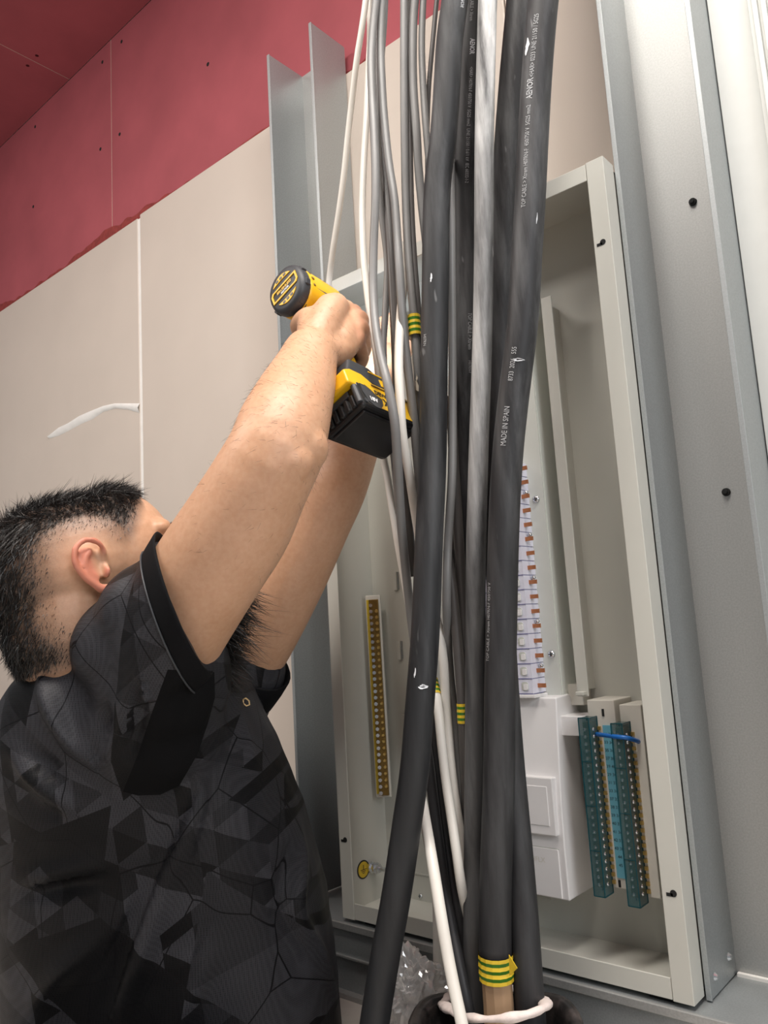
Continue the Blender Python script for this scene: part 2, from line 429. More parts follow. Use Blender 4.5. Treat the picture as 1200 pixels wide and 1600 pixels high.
# ceiling of red boards
mb = MB(); mb.box(-3.6, 1.6, -2.6, 0.26, ZC + 0.013, ZC + 0.08)
ceil = struct(mb.obj('ceiling', M['board_edge']))
XCJ = -2.18
for x0, x1 in ((-3.6, XCJ - 0.0012), (XCJ + 0.0012, -1.0), (-0.998, 0.2), (0.202, 1.6)):
    mb = MB(); mb.box(x0, x1, -2.6, 0.15, ZC, ZC + 0.013)
    mb.obj('red_plasterboard', M['red'], ceil, bevel=0.0015)
mb = MB(); mb.box(XCJ - 0.0013, XCJ + 0.0013, -2.6, 0.15, ZC + 0.0012, ZC + 0.013)
mb.obj('joint_filler', M['cream_pvc'], ceil)
for x, y in ((-2.15, 0.03), (-2.21, 0.03), (-2.15, -0.4), (-2.21, -0.4)):
    o = bpy.data.objects.new('screw', SD); link(o, ceil); o.location = (x, y, ZC); o.rotation_euler = (-PI/2, 0, 0)

# white board beside the right-hand column and its ribbed vertical trim
mb = MB(); mb.box(-0.283, 1.6, 0.118, 0.136, 0.0, ZC)
struct(mb.obj('wall_right', M['white_wall'], bevel=0.001))
tr = MB(); tx = -0.2287
tr.box(tx, tx + 0.10, 0.104, 0.118, 0.0, ZC)
trim = struct(tr.obj('trim_1', M['white_wall'], bevel=0.001))
for i in range(3):
    r_ = MB(); r_.box(tx + 0.006 + i * 0.011, tx + 0.013 + i * 0.011, 0.098, 0.104, 0.0, ZC)
    r_.obj('rib', M['white_wall'], trim, bevel=0.0015)

# ================================================================ STEEL COLUMNS AND PLINTH
def column(name, label, xa, xb, ztop, dots, screws_x):
    y0, y1 = 0.036, 0.134; z0 = 0.1165; th = 0.003
    t = thing(name, label, 'steel column', ((xa + xb)/2, 0.09, z0))
    mb = MB(); mb.box(xa, xb, y1 - th, y1, z0, ztop); mb.obj('web', M['galv_pale'], t)
    for x in (xa, xb):
        mb = MB(); mb.box(x - th/2, x + th/2, y0, y1 - th, z0, ztop)
        f = mb.obj('flange', M['galv'], t)
        mb = MB(); mb.box(x - 0.0040, x + 0.0030, y0 - 0.003, y0, z0, ztop); mb.obj('lip', M['galv'], f, bevel=0.0006)
    for x, z in dots:
        mb = MB(); mb.cyl((x, y1 - th, z), (x, y1 - th - 0.004, z), 0.0058, 0.0052, 14); mb.cyl((x, y1 - th - 0.004, z), (x, y1 - th - 0.0065, z), 0.0035, 0.003, 8); mb.obj('screw_head', M['dark'], t, smooth=False)
    for x, y, z in screws_x:
        mb = MB(); mb.cyl((x, y, z), (x + 0.0035, y, z), 0.005, 0.003, 12); mb.obj('rivet', M['zinc'], t)
    return t
xa1, xa2 = -1.1297 + 0.004, -1.0049 + 0.006
ZT = 1.7981
column('steel_column', 'tall galvanised steel channel column left of the open cabinet, ending below the ceiling', xa1, xa2, ZT, [], [(xa1 + 0.0015, 0.08, 0.1548)])
xb1, xb2 = -0.4098 + 0.002, -0.2878 + 0.002
column('steel_column', 'tall galvanised steel channel column right of the cabinet with black screw heads in its web', xb1, xb2, ZC - 0.002,
       [(-0.3403, 1.1711), (-0.3445, 0.7441)],
       [(xb1 + 0.0015, 0.055, 0.1375), (xb1 + 0.0015, 0.108, 0.1433)])

t = thing('steel_plinth', 'low galvanised steel plinth with a folded front lip carrying the cabinet', 'plinth', (-0.7, 0.06, 0))
mb = MB(); mb.box(-1.62, 1.2, -0.004, 0.134, 0.1115, 0.1145); mb.obj('top_plate', M['galv'], t)
mb = MB(); mb.box(-1.62, 1.2, -0.0085, -0.0035, 0.105, 0.1155); mb.obj('front_lip', M['galv_pale'], t, bevel=0.0008)
mb = MB(); mb.box(-1.62, 1.2, -0.002, 0.001, 0.064, 0.1115); mb.obj('upper_fascia', M['galv'], t)
mb = MB(); mb.box(-1.62, 1.2, -0.006, 0.0, 0.0605, 0.064); mb.obj('fascia_seam', M['galv_pale'], t, bevel=0.0006)
mb = MB(); mb.box(-1.62, 1.2, 0.003, 0.006, 0.008, 0.0605); mb.obj('lower_fascia', M['galv'], t)
mb = MB(); mb.box(-1.62, 1.2, -0.010, 0.010, 0.0, 0.008); mb.obj('foot_flange', M['galv_pale'], t, bevel=0.0008)
mb = MB(); mb.box(xb1 + 0.004, 1.2, 0.124, 0.1305, 0.1145, 0.1185); mb.obj('sealant_bead', M['board_edge'], t)
mb = MB(); q = (-0.9833, -0.0030, 0.1101); mb.cyl((q[0], -0.0018, q[2]), (q[0], -0.0026, q[2]), 0.004, 0.004, 10); mb.obj('fixing_hole', M['dark'], t)

# ================================================================ OPEN DISTRIBUTION CABINET
CX0, CX1, CZ0, CZ1 = -0.993, -0.4135, 0.1205, 1.2205
FW = 0.026
cab = thing('distribution_cabinet', 'tall open fronted pale grey steel electrical cabinet with its door removed', 'cabinet', ((CX0 + CX1)/2, 0.06, CZ0))
def cbox(name, x0, x1, y0, y1, z0, z1, bev=0.0012, mat='paint', parent=None):
    m = MB(); m.box(x0, x1, y0, y1, z0, z1); return m.obj(name, M[mat], parent or cab, bevel=bev)
def angle_bar(name, prof, d0, d1, ax):        # folded sheet: face towards the room and a return along the outer edge
    m = MB(); m.prism(prof, d0, d1, ax); return m.obj(name, M['paint'], cab, bevel=0.0008)
angle_bar('frame_stile', [(CX0, 0.0), (CX0 + FW, 0.0), (CX0 + FW, 0.0025), (CX0 + 0.0035, 0.0025), (CX0 + 0.0035, 0.034), (CX0, 0.034)], CZ0, CZ1, 'z')
angle_bar('frame_stile', [(CX1, 0.0), (CX1 - FW, 0.0), (CX1 - FW, 0.0025), (CX1 - 0.0035, 0.0025), (CX1 - 0.0035, 0.034), (CX1, 0.034)], CZ0, CZ1, 'z')
za, zc = CZ1 - FW, CZ1 - 0.001
angle_bar('frame_rail', [(0.0008, za), (0.0008, zc), (0.034, zc), (0.034, zc - 0.0035), (0.0030, zc - 0.0035), (0.0030, za)], CX0 + FW + 0.0006, CX1 - FW - 0.0006, 'x')
za, zc = CZ0 + FW, CZ0 + 0.001
angle_bar('frame_rail', [(0.0008, za), (0.0008, zc), (0.034, zc), (0.034, zc + 0.0035), (0.0030, zc + 0.0035), (0.0030, za)], CX0 + FW + 0.0006, CX1 - FW - 0.0006, 'x')
bi = 0.004
cbox('side_panel', CX0 + bi, CX0 + bi + 0.003, 0.003, 0.112, CZ0 + 0.004, CZ1 - 0.004, 0)
cbox('side_panel', CX1 - bi - 0.003, CX1 - bi, 0.003, 0.112, CZ0 + 0.004, CZ1 - 0.004, 0)
cbox('top_panel', CX0 + bi, CX1 - bi, 0.003, 0.112, CZ1 - 0.008, CZ1 - 0.005, 0)
cbox('bottom_panel', CX0 + bi, CX1 - bi, 0.003, 0.112, CZ0 + 0.005, CZ0 + 0.008, 0)
cbox('back_panel', CX0 + bi, CX1 - bi, 0.112, 0.115, CZ0 + 0.004, CZ1 - 0.004, 0)
cbox('bottom_seam', CX0 + 0.02, CX0 + 0.33, 0.1105, 0.112, CZ0 + 0.05, CZ0 + 0.0525, 0)
for sx in (CX0 + 0.04, CX1 - 0.06):
    cbox('spacer_foot', sx, sx + 0.03, 0.01, 0.06, 0.1145, CZ0 + 0.002, 0, 'dark')
# keyhole slots on the stiles
def keyhole(x, z):
    m = MB(); m.cyl((x + 0.002, 0.0002, z + 0.001), (x + 0.002, -0.0006, z + 0.001), 0.0042, 0.0042, 12)
    m.box(x - 0.007, x + 0.001, -0.0006, 0.0002, z - 0.003, z + 0.001); m.obj('keyhole', M['dark'], cab)
for px in ((-0.4280, 0.0000, 1.0952), (-0.4266, 0.0000, 0.2452), (-0.9810, 0.0000, 0.2438)): keyhole(px[0], px[2])
# pressed slots on the back panel
for q in ((-0.9278, 0.1100, 0.6724), (-0.9286, 0.1100, 0.5490), (-0.9271, 0.1100, 0.4211), (-0.9284, 0.1100, 0.7992)):
    m = MB(); m.box(q[0] - 0.004, q[0] + 0.004, 0.1075, 0.112, q[2] - 0.017, q[2] + 0.017); e = m.obj('pressed_tab', M['paint'], cab, bevel=0.0012)
    m = MB(); m.box(q[0] + 0.0042, q[0] + 0.0062, 0.110, 0.1121, q[2] - 0.015, q[2] + 0.016); m.obj('slot', M['galv'], e)
def round_screw(x, y, z, parent, r=0.006, name='screw'):
    m = MB()
    rs = []
    for k in range(5):
        a = k / 4 * PI / 2; rs.append([(x + r*math.cos(a)*math.cos(2*PI*j/14) + 1e-5*j, y - r*0.7*math.sin(a), z + r*max(0.02, math.cos(a))*math.sin(2*PI*j/14)) if k < 4 else (x + 0.02*r*math.cos(2*PI*j/14), y - r*0.7, z + 0.02*r*math.sin(2*PI*j/14)) for j in range(14)])
    m.rings(rs); m.box(x - r*0.6, x + r*0.6, y - r*0.75, y - r*0.6, z - r*0.09, z + r*0.09, 1); m.box(x - r*0.09, x + r*0.09, y - r*0.75, y - r*0.6, z - r*0.6, z + r*0.6, 1)
    return m.obj(name, [M['zinc'], M['dgrey_pl']], parent, smooth=True)
q = (-0.5306, 0.1050, 0.4639); round_screw(q[0], 0.112, q[2], cab, 0.0055)
q = (-1.0459, 0.1050, 0.0971); round_screw(q[0], 0.112, q[2], cab, 0.004)
q = (-0.9166, 0.1050, 0.1358); round_screw(q[0], 0.112, q[2], cab, 0.004)
# raised mounting plate behind the breakers, with a folded right edge
PX1 = -0.5890
mp = cbox('mounting_plate', -0.86, PX1, 0.066, 0.069, 0.40, 1.10, 0, 'plate')
cbox('plate_fold', PX1 - 0.002, PX1 + 0.001, 0.069, 0.112, 0.40, 1.10, 0, 'plate', mp)
for q in ((-0.6021, 0.0660, 0.7684), (-0.5994, 0.0660, 0.5356)): round_screw(q[0], 0.066, q[2], mp, 0.0058)
# slim vertical bracket strip
sx0, sx1 = -0.5637 + 0.004, -0.5422
st = cbox('bracket_strip', sx0, sx1, 0.058, 0.061, 0.4753, 1.0744, 0.0008, 'paint')
cbox('strip_return', sx0, sx0 + 0.002, 0.061, 0.112, 0.4825, 1.0703, 0, 'paint', st)
q = (-0.5503, 0.0600, 0.4816); m = MB(); m.box(q[0] - 0.006, q[0] + 0.006, 0.046, 0.058, q[2] - 0.004, q[2] + 0.001); m.obj('strip_foot', M['paint'], st, bevel=0.0008)
for q in ((-0.5710, 0.0800, 0.7737), (-0.5702, 0.0800, 0.5358)): m = MB(); m.box(sx0 - 0.002, sx0, 0.078, 0.084, q[2] - 0.003, q[2] + 0.003); m.obj('clip_hole', M['dark'], st)
# left rear channel where the man is working: rail with terminals
rl = thing('terminal_rail', 'short steel rail with small terminals in the lit upper left of the cabinet', 'rail', (-0.9, 0.1, 1.09))
m = MB(); m.box(-0.975, -0.72, 0.100, 0.104, 1.072, 1.098); m.box(-0.975, -0.72, 0.092, 0.100, 1.069, 1.0725); m.box(-0.975, -0.72, 0.092, 0.100, 1.0975, 1.101); m.obj('din_rail', M['zinc'], rl)
for i, x in enumerate((-0.86, -0.845, -0.83)):
    m = MB(); m.box(x, x + 0.012, 0.070, 0.100, 1.060, 1.110); tb = m.obj('terminal', M['dgrey_pl'] if i == 1 else M['cream_pl'], rl, bevel=0.001)
    m = MB(); m.cyl((x + 0.006, 0.070, 1.10), (x + 0.006, 0.0685, 1.10), 0.004, 0.004, 10); m.obj('terminal_screw', M['zinc'], tb)
m = MB(); m.box(-0.955, -0.885, 0.097, 0.1005, 1.027, 1.033); m.obj('red_link_bar', M['red_pl'], rl)
m = MB(); m.box(-0.962, -0.89, 0.104, 0.112, 1.018, 1.060); m.obj('carrier', M['cream_pl'], rl)

# earth bar standing off the cabinet's left side
eb0, eb1 = Vector((-0.9847, 0.0820, 0.6398)), Vector((-0.9837, 0.0820, 0.3035))
ebx = -0.958; 
zt, zb = 0.6495, 0.2991
ya = 0.075
et = thing('earth_bar', 'long brass earth terminal bar with two columns of screws on the cabinet left side', 'terminal bar', (ebx, ya, zb))
EU = Vector((0.86, 0.5, 0)).normalized()          # across the bar
EN = Vector((0.5, -0.86, 0)).normalized()         # out of the bar, towards the room
EO = Vector((-0.962, 0.084, 0))
def ebox(u0, u1, n0, n1, z0, z1, name, mat, parent, bev=0):
    m = MB(); vs = [EO + EU*u + EN*n + Vector((0, 0, z)) for z in (z0, z1) for n in (n0, n1) for u in (u0, u1)]
    m.add(vs, [(0, 2, 3, 1), (4, 5, 7, 6), (0, 1, 5, 4), (2, 6, 7, 3), (0, 4, 6, 2), (1, 3, 7, 5)])
    return m.obj(name, M[mat], parent, bevel=bev)
ebox(-0.0135, 0.0135, -0.006, 0.002, zb, zt, 'base_strip', 'cream_pl', et, 0.0012)
ebox(-0.0115, -0.0065, 0.002, 0.0035, zb + 0.006, zt - 0.008, 'yellow_strip', 'yellow_pl', et)
bb = ebox(-0.0065, 0.0105, 0.002, 0.007, zb + 0.004, zt - 0.008, 'brass_block', 'brass_dark', et, 0.0005)
scm = MB(); scm.cyl((0, 0, 0), EN * 0.0040, 0.0038, 0.0032, 10); scm.box(-0.0004, 0.0004, -0.001, 0.001, -0.0024, 0.0024); scme = scm.mesh('screw'); scme.materials.append(M['zinc'])
bcm = MB(); bcm.cyl((0, 0, 0), EN * 0.0022, 0.0034, 0.0024, 10); bcme = bcm.mesh('screw'); bcme.materials.append(M['brass'])
pitch = (zt - zb - 0.016) / 31
for i in range(31):
    z = zb + 0.0085 + i * pitch
    for me_, u in ((scme, -0.0028), (bcme, 0.0066)):
        if u > 0 and i in (0, 30): continue
        o = bpy.data.objects.new('screw', me_); link(o, et); o.location = EO + EU*u + EN*0.007 + Vector((0, 0, z)) - et.location
for z in (zb + 0.02, zt - 0.02):
    m = MB(); p = EO + Vector((0, 0, z)); m.cyl(p - EN*0.006, Vector((CX0 + bi + 0.003, p.y + 0.012, z)), 0.004, 0.004, 10); m.obj('standoff', M['zinc'], et)

# earthing stud with its round sticker
q = (-0.9864, 0.0750, 0.1853)
es = thing('earthing_stud', 'zinc earthing stud with nuts beside a round yellow sticker low in the cabinet', 'bolt', (CX0 + bi + 0.003, 0.075, q[2]))
X0 = CX0 + bi + 0.003; sz = q[2]; sy = 0.0648
m = MB(); m.cyl((X0, sy, sz), (X0 + 0.036, sy, sz), 0.0035, 0.0035, 12); m.obj('threaded_stud', M['zinc'], es)
for a, b2, r in ((0.003, 0.006, 0.0095), (0.006, 0.012, 0.0075), (0.013, 0.0155, 0.0092), (0.0155, 0.022, 0.0075)):
    m = MB(); m.cyl((X0 + a, sy, sz), (X0 + b2, sy, sz), r, r, 6 if r < 0.009 else 16); m.obj('nut' if r < 0.009 else 'washer', M['zinc'], es)
yy = 0.0471
m = MB(); m.cyl((X0, yy, sz), (X0 + 0.0008, yy, sz), 0.0152, 0.0152, 28); d = m.obj('sticker', M['text_k'], es)
m = MB(); m.cyl((X0, yy, sz), (X0 + 0.0012, yy, sz), 0.0128, 0.0128, 28); m.obj('sticker_face', M['tape_y'], es)
m = MB(); XX = X0 + 0.0012
m.box(XX, XX + 0.0003, yy - 0.0007, yy + 0.0007, sz, sz + 0.0075)
for w, z in ((0.0075, 0), (0.005, -0.0027), (0.0027, -0.0054)): m.box(XX, XX + 0.0003, yy - w, yy + w, sz + z - 0.0005, sz + z + 0.0005)
m.obj('earth_symbol', M['text_k'], es)

# column of breakers with copper stubs
bx1 = -0.6145
zs = [0.8152, 0.4920]
pt = (zs[0] - zs[1]) / 15
bc = thing('breaker_column', 'column of white modules with rounded windows and copper stubs behind the thick cables', 'breakers', (bx1 - 0.05, 0.06, zs[1]))
bz0 = zs[1] - pt * 0.5
mod = MB(); mod.box(bx1 - 0.075, bx1, 0.030, 0.066, 0.0006, pt - 0.0006); mod_me = mod.mesh('module'); mod_me.materials.append(M['lilac_pl'])
sea = MB(); sea.box(bx1 - 0.076, bx1 - 0.0004, 0.0295, 0.060, -0.0007, 0.0007); sea_me = sea.mesh('seam'); sea_me.materials.append(M['seam'])
win = MB()
def rrect(cx, cz, w, h, r, n=5):
    return [(cx + sx*(w - r) + r*math.cos(a0 + k*PI/2/n), cz + sz_*(h - r) + r*math.sin(a0 + k*PI/2/n)) for sx, sz_, a0 in ((1, 1, 0), (-1, 1, PI/2), (-1, -1, PI), (1, -1, 1.5*PI)) for k in range(n + 1)]
win.prism(rrect(bx1 - 0.0125, pt*0.5, 0.0055, pt*0.29, 0.0035), 0.0292, 0.0302, 'y'); win_me = win.mesh('window'); win_me.materials.append(M['lilac_dk'])
tog = MB(); tog.prism(rrect(bx1 - 0.0110, pt*0.46, 0.0034, pt*0.2, 0.0015), 0.0278, 0.0295, 'y'); tog_me = tog.mesh('toggle'); tog_me.materials.append(M['white_pl'])
stb = MB(); stb.box(bx1 - 0.004, bx1 + 0.0125, 0.044, 0.047, pt*0.5 - 0.003, pt*0.5 + 0.003); stb_me = stb.mesh('copper_stub'); stb_me.materials.append(M['copper'])
for i in range(16):
    z = bz0 + i * pt
    mo = bpy.data.objects.new('module', mod_me); link(mo, bc); mo.location = Vector((0, 0, z)) - Vector(bc.location)
    for nm, me_ in (('window', win_me), ('toggle', tog_me), ('copper_stub', stb_me), ('seam', sea_me)):
        o = bpy.data.objects.new(nm, me_); link(o, mo)
    if i % 3 == 1:
        m = MB(); m.ball((bx1 + 0.004, 0.052, pt*0.8), 0.0035); o = m.obj('clamp_screw', M['zinc'], mo, smooth=True)
m = MB(); m.box(bx1 - 0.07, bx1 + 0.003, 0.028, 0.066, bz0 - 0.006, bz0 - 0.001); m.obj('end_cap', M['white_pl'], bc, bevel=0.001)

# white plastic meter housing below the breakers
HX1 = -0.585; HX0 = -0.72; hz1 = 0.475; hz0 = 0.203
hs = thing('plastic_housing', 'white curved plastic housing with square panel below the breaker column', 'housing', ((HX0 + HX1)/2, 0.07, hz0))
prof = [(0.112, hz0), (0.030, hz0), (0.029, 0.27), (0.030, 0.33), (0.034, 0.38), (0.038, 0.43), (0.042, hz1), (0.082, hz1 + 0.002), (0.112, hz1 - 0.03)]
m = MB(); m.prism(prof, HX0, HX1, 'x'); m.obj('shell', M['white_pl'], hs, bevel=0.002, seg=3)
def hface(z):
    for (ya_, za), (yb_, zb_) in zip(prof[1:7], prof[2:7]):
        if za <= z <= zb_: return ya_ + (yb_ - ya_)*(z - za)/(zb_ - za)
    return 0.03
q1, q2 = (-0.5920, 0.0220, 0.3666), (-0.5928, 0.0200, 0.2884)
px1 = q1[0]; 
m = MB(); m.box(HX0 + 0.02, px1, 0.0215, 0.034, q2[2], q1[2]); pn = m.obj('square_panel', M['white_pl'], hs, bevel=0.0015)
m = MB(); m.box(HX0 + 0.03, px1 - 0.009, 0.0205, 0.0225, q2[2] + 0.013, q1[2] - 0.012); m.obj('panel_door', M['white_pl'], pn, bevel=0.0006)
q3 = (-0.5952, 0.0280, 0.2694)
m = MB(); m.box(HX0 + 0.02, q3[0], 0.0275, 0.032, hz0 + 0.002, q3[2]); lo = m.obj('lower_lid', M['white_pl'], hs, bevel=0.0008)
m = MB(); m.box(HX0 + 0.02, q3[0] + 0.0012, 0.0285, 0.0300, q3[2] - 0.0004, q3[2] + 0.0012); m.obj('lid_gap', M['lilac_dk'], lo)
q4 = (-0.6307, 0.0270, 0.2532)
flat_text('HFLX', 0.0095, (q4[0] + 0.003, 0.0275, q4[2]), (1, 0, 0), (0, 0, 1), M['cream_pl'], lo, name='embossed_letters')
q5 = (-0.5644, 0.0450, 0.4343)
m = MB(); m.box(HX1 - 0.002, HX1 + 0.034, 0.050, 0.10, 0.4212, 0.4486); m.obj('side_arm', M['white_pl'], hs, bevel=0.0012)
m = MB(); m.box(HX1 - 0.01, HX1 + 0.02, 0.085, 0.112, 0.46, 0.49); m.obj('rear_foot', M['cream_pl'], hs, bevel=0.001)
m = MB(); m.box(HX1 + 0.004, HX1 + 0.03, 0.092, 0.112, 0.30, 0.42); br = m.obj('rail_bracket', M['cream_pl'], hs, bevel=0.001)
m = MB(); m.box(HX1 + 0.006, HX1 + 0.028, 0.0905, 0.0925, 0.315, 0.395); m.obj('bracket_slot', M['galv'], br, bevel=0.0006)

# neutral terminal blocks with clear teal covers
def neutral(label, x0, x1, z0, z1, yf, strip):
    t = thing('neutral_terminal', label, 'terminal block', ((x0 + x1)/2, 0.09, z0))
    m = MB(); m.box(x0 + 0.002, x1 + 0.027 if strip else x1 + 0.017, yf + 0.026, 0.112, z0 + 0.006, z1 + 0.022); m.obj('base', M['cream_pl'], t, bevel=0.0012)
    m = MB(); m.box(x0 + 0.003, x1 - 0.002, yf + 0.006, yf + 0.024, z0 + 0.010, z1 - 0.006)
    m.obj('brass_block', M['brass_dark'], t)
    m = MB(); m.box(x0, x1, yf, yf + 0.025, z0, z1); m.obj('clear_cover', M['teal'], t, bevel=0.001)
    m = MB(); e = 0.0006
    for (a, b2) in ((x0, yf), (x1, yf), (x1, yf + 0.025), (x0, yf + 0.025)): m.box(a - e, a + e, b2 - e, b2 + e, z0, z1)
    for z in (z0, z1):
        m.box(x0, x1, yf - e, yf + e, z - e, z + e); m.box(x1 - e, x1 + e, yf, yf + 0.025, z - e, z + e)
    for k in range(1, 4):
        z = z0 + (z1 - z0)*k/4; m.box(x0, x1, yf - e, yf + e*0.5, z - e*0.6, z + e*0.6)
    m.obj('cover_edges', M['teal_edge'], t)
    n = 22
    a = MB(); a.ball((0, 0, 0), 0.0028, nu=8, nv=6); ame = a.mesh('terminal_screw'); ame.materials.append(M['zinc'])
    b3 = MB(); b3.box(-0.0026, 0.0018, -0.002, 0.002, -0.0024, 0.0024); bme = b3.mesh('clamp'); bme.materials.append(M['brass'])
    for i in range(n):
        z = z0 + 0.014 + i * (z1 - z0 - 0.03) / (n - 1)
        for x, y, me_, nm in (((x0 + x1)/2 - 0.001, yf + 0.004, ame, 'terminal_screw'), (x1 - 0.0008, yf + 0.012, ame, 'terminal_screw'), (x1 + 0.003, yf + 0.025, bme, 'clamp')):
            o = bpy.data.objects.new(nm, me_); link(o, t); o.location = Vector((x, y, z)) - Vector(t.location)
    if strip:
        sx = x1 + 0.0075; y = yf + 0.0255
        m = MB(); m.box(sx, sx + 0.014, y - 0.0006, y + 0.001, z0 + 0.02, z1 - 0.012); ls = m.obj('number_label', M['blue_label'], t)
        m = MB(); m.box(sx + 0.001, sx + 0.004, y - 0.001, y + 0.002, z1 + 0.0, z1 + 0.010); m.obj('slot', M['dark'], t)
        m = MB(); m.box(sx + 0.001, sx + 0.004, y - 0.001, y + 0.002, z0 + 0.008, z0 + 0.017); m.obj('slot', M['dark'], t)
        nums = ['31 32', '33 34', '35 36', '37 38', '39 40', '29 30', '31 33', '33 36', '37 32', '38 33', '39 34', '40 35', '41 36', '42 37', '43 38', '44', '45']
        for i, s in enumerate(nums):
            z = z1 - 0.024 - i * (z1 - z0 - 0.05) / len(nums)
            flat_text(s, 0.0058, (sx + 0.007, y - 0.0006, z), (1, 0, 0), (0, 0, 1), M['text_k'], ls, name='number', off=0.0002)
    return t
neutral('clear teal covered brass terminal block with blue number label, left one of the pair', -0.546, -0.5305, 0.217, 0.449, 0.028, True)
neutral('clear teal covered brass terminal block nearest the right cabinet stile', -0.4985, -0.4825, 0.212, 0.443, 0.028, False)
# blue jumper wire
mb = MB(); tube(mb, [(-0.5292, 0.0450, 0.4258), (-0.5121, 0.0350, 0.4261), (-0.4931, 0.0280, 0.4260), (-0.4779, 0.0300, 0.4246), (-0.4735, 0.0450, 0.4195), (-0.4751, 0.0580, 0.4160), (-0.4866, 0.0680, 0.4167)], 0.0030, 10, 0.004)
o = mb.obj('blue_wire', M['blue_wire'], smooth=True); tag(o, 'short blue wire looped between the two teal terminal blocks', 'wire')

# ================================================================ CABLES
def text_on_tube(c, r, s, z_start, size, direction, theta, mat, parent, bold=0.0, lift=0.0004, xs=0.72):
    # print wrapped on a cable's sheath: c = centre line, direction +1 reads along it, -1 against it
    L = [0.0]
    for a, b in zip(c, c[1:]): L.append(L[-1] + (b - a).length)
    i = min(range(len(c)), key=lambda k: abs(c[k].z - z_start)); s0 = L[i]
    vs, fs = text_mesh(s, size, bold)
    y0 = size * 0.35
    def at(l):
        l = min(max(l, 0), L[-1] - 1e-6)
        lo = 0
        while lo < len(L) - 2 and L[lo + 1] < l: lo += 1
        f = (l - L[lo]) / max(1e-9, L[lo + 1] - L[lo])
        t0 = (c[min(lo+1, len(c)-1)] - c[max(lo-1, 0)]).normalized(); t1 = (c[min(lo+2, len(c)-1)] - c[lo]).normalized()
        return c[lo].lerp(c[lo + 1], f), t0.lerp(t1, f).normalized()
    out = []
    for v in vs:
        p, t = at(s0 + direction * v.x * xs)
        t = t * direction
        n = CAM - p; n = (n - t * n.dot(t)).normalized(); u = n.cross(t)
        ph = theta + (v.y - y0) / r
        out.append(p + (n * math.cos(ph) + u * math.sin(ph)) * (r + lift))
    mb = MB(); mb.add(out, fs); return mb.obj('print', mat, parent)

def bands(c, r, z_hi, z_lo, parent, n=7, name='tape', r_add=0.0007):
    # yellow tape with green stripes wrapped round a cable between two heights
    seg = [p for p in c if z_lo <= p.z <= z_hi]
    i0 = min(range(len(c)), key=lambda k: abs(c[k].z - z_hi)); i1 = min(range(len(c)), key=lambda k: abs(c[k].z - z_lo))
    a, b = c[i0], c[i1]
    mb = MB(); e1, e2 = frame(b - a); rr = r + r_add; k = 16
    rs = []
    for i in range(n + 1):
        p = a.lerp(b, i / n); w = 1 + 0.03 * math.sin(i * 2.7)
        rs.append([p + (e1*math.cos(2*PI*j/k) + e2*math.sin(2*PI*j/k)) * rr * w for j in range(k)])
    for i in range(n): mb.rings([rs[i], rs[i+1]], False, i % 2)
    return mb.obj(name, [M['tape_y'], M['tape_g']], parent, smooth=False)

def cable(name, label, pts, r, mat, group=None, n=14, step=0.012, flat=1.0):
    if pts[0][2] > 1.25:                       # runs on up to the ceiling
        p = Vector(pts[0]); d = (p - Vector(pts[1])).normalized(); up = []
        while p.z < ZC - 0.07:
            d = d.lerp(Vector((0, 0, 1)), 0.35).normalized(); p = p + d*0.07; up.append(tuple(p))
        up.append((p.x, p.y, ZC - 0.001)); pts = up[::-1] + list(pts)
    mb = MB(); c = tube(mb, pts, r, n, step, flat)
    o = mb.obj(name, M[mat], smooth=True); tag(o, label, 'cable', group); return o, c

# --- five thick sheathed cables
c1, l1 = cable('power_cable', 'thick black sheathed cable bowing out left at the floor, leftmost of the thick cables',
   [(-0.5072, -0.1800, 1.4674), (-0.5191, -0.1800, 1.4167), (-0.5321, -0.1800, 1.3666), (-0.5397, -0.1800, 1.3211), (-0.5483, -0.1800, 1.2677), (-0.5573, -0.1800, 1.2220), (-0.5671, -0.1800, 1.1838), (-0.5742, -0.1800, 1.1409), (-0.5792, -0.1800, 1.0972), (-0.5837, -0.1800, 1.0511), (-0.5883, -0.1800, 1.0069), (-0.5929, -0.1800, 0.9624), (-0.5972, -0.1800, 0.9197), (-0.6021, -0.1798, 0.8728), (-0.6076, -0.1793, 0.8239), (-0.6118, -0.1814, 0.7772), (-0.6150, -0.1855, 0.7333), (-0.6178, -0.1900, 0.6898), (-0.6203, -0.1940, 0.6470), (-0.6227, -0.1980, 0.6050), (-0.6261, -0.2026, 0.5603), (-0.6308, -0.2079, 0.5133), (-0.6356, -0.2116, 0.4713), (-0.6406, -0.2139, 0.4338), (-0.6473, -0.2162, 0.3963), (-0.6557, -0.2188, 0.3585), (-0.6641, -0.2212, 0.3208), (-0.6725, -0.2238, 0.2833), (-0.6819, -0.2262, 0.2458), (-0.6922, -0.2288, 0.2083), (-0.7019, -0.2312, 0.1706), (-0.7110, -0.2337, 0.1328), (-0.7193, -0.2367, 0.0939), (-0.7262, -0.2400, 0.0577), (-0.7329, -0.2430, 0.0290)], 0.0182, 'rubber', n=24)
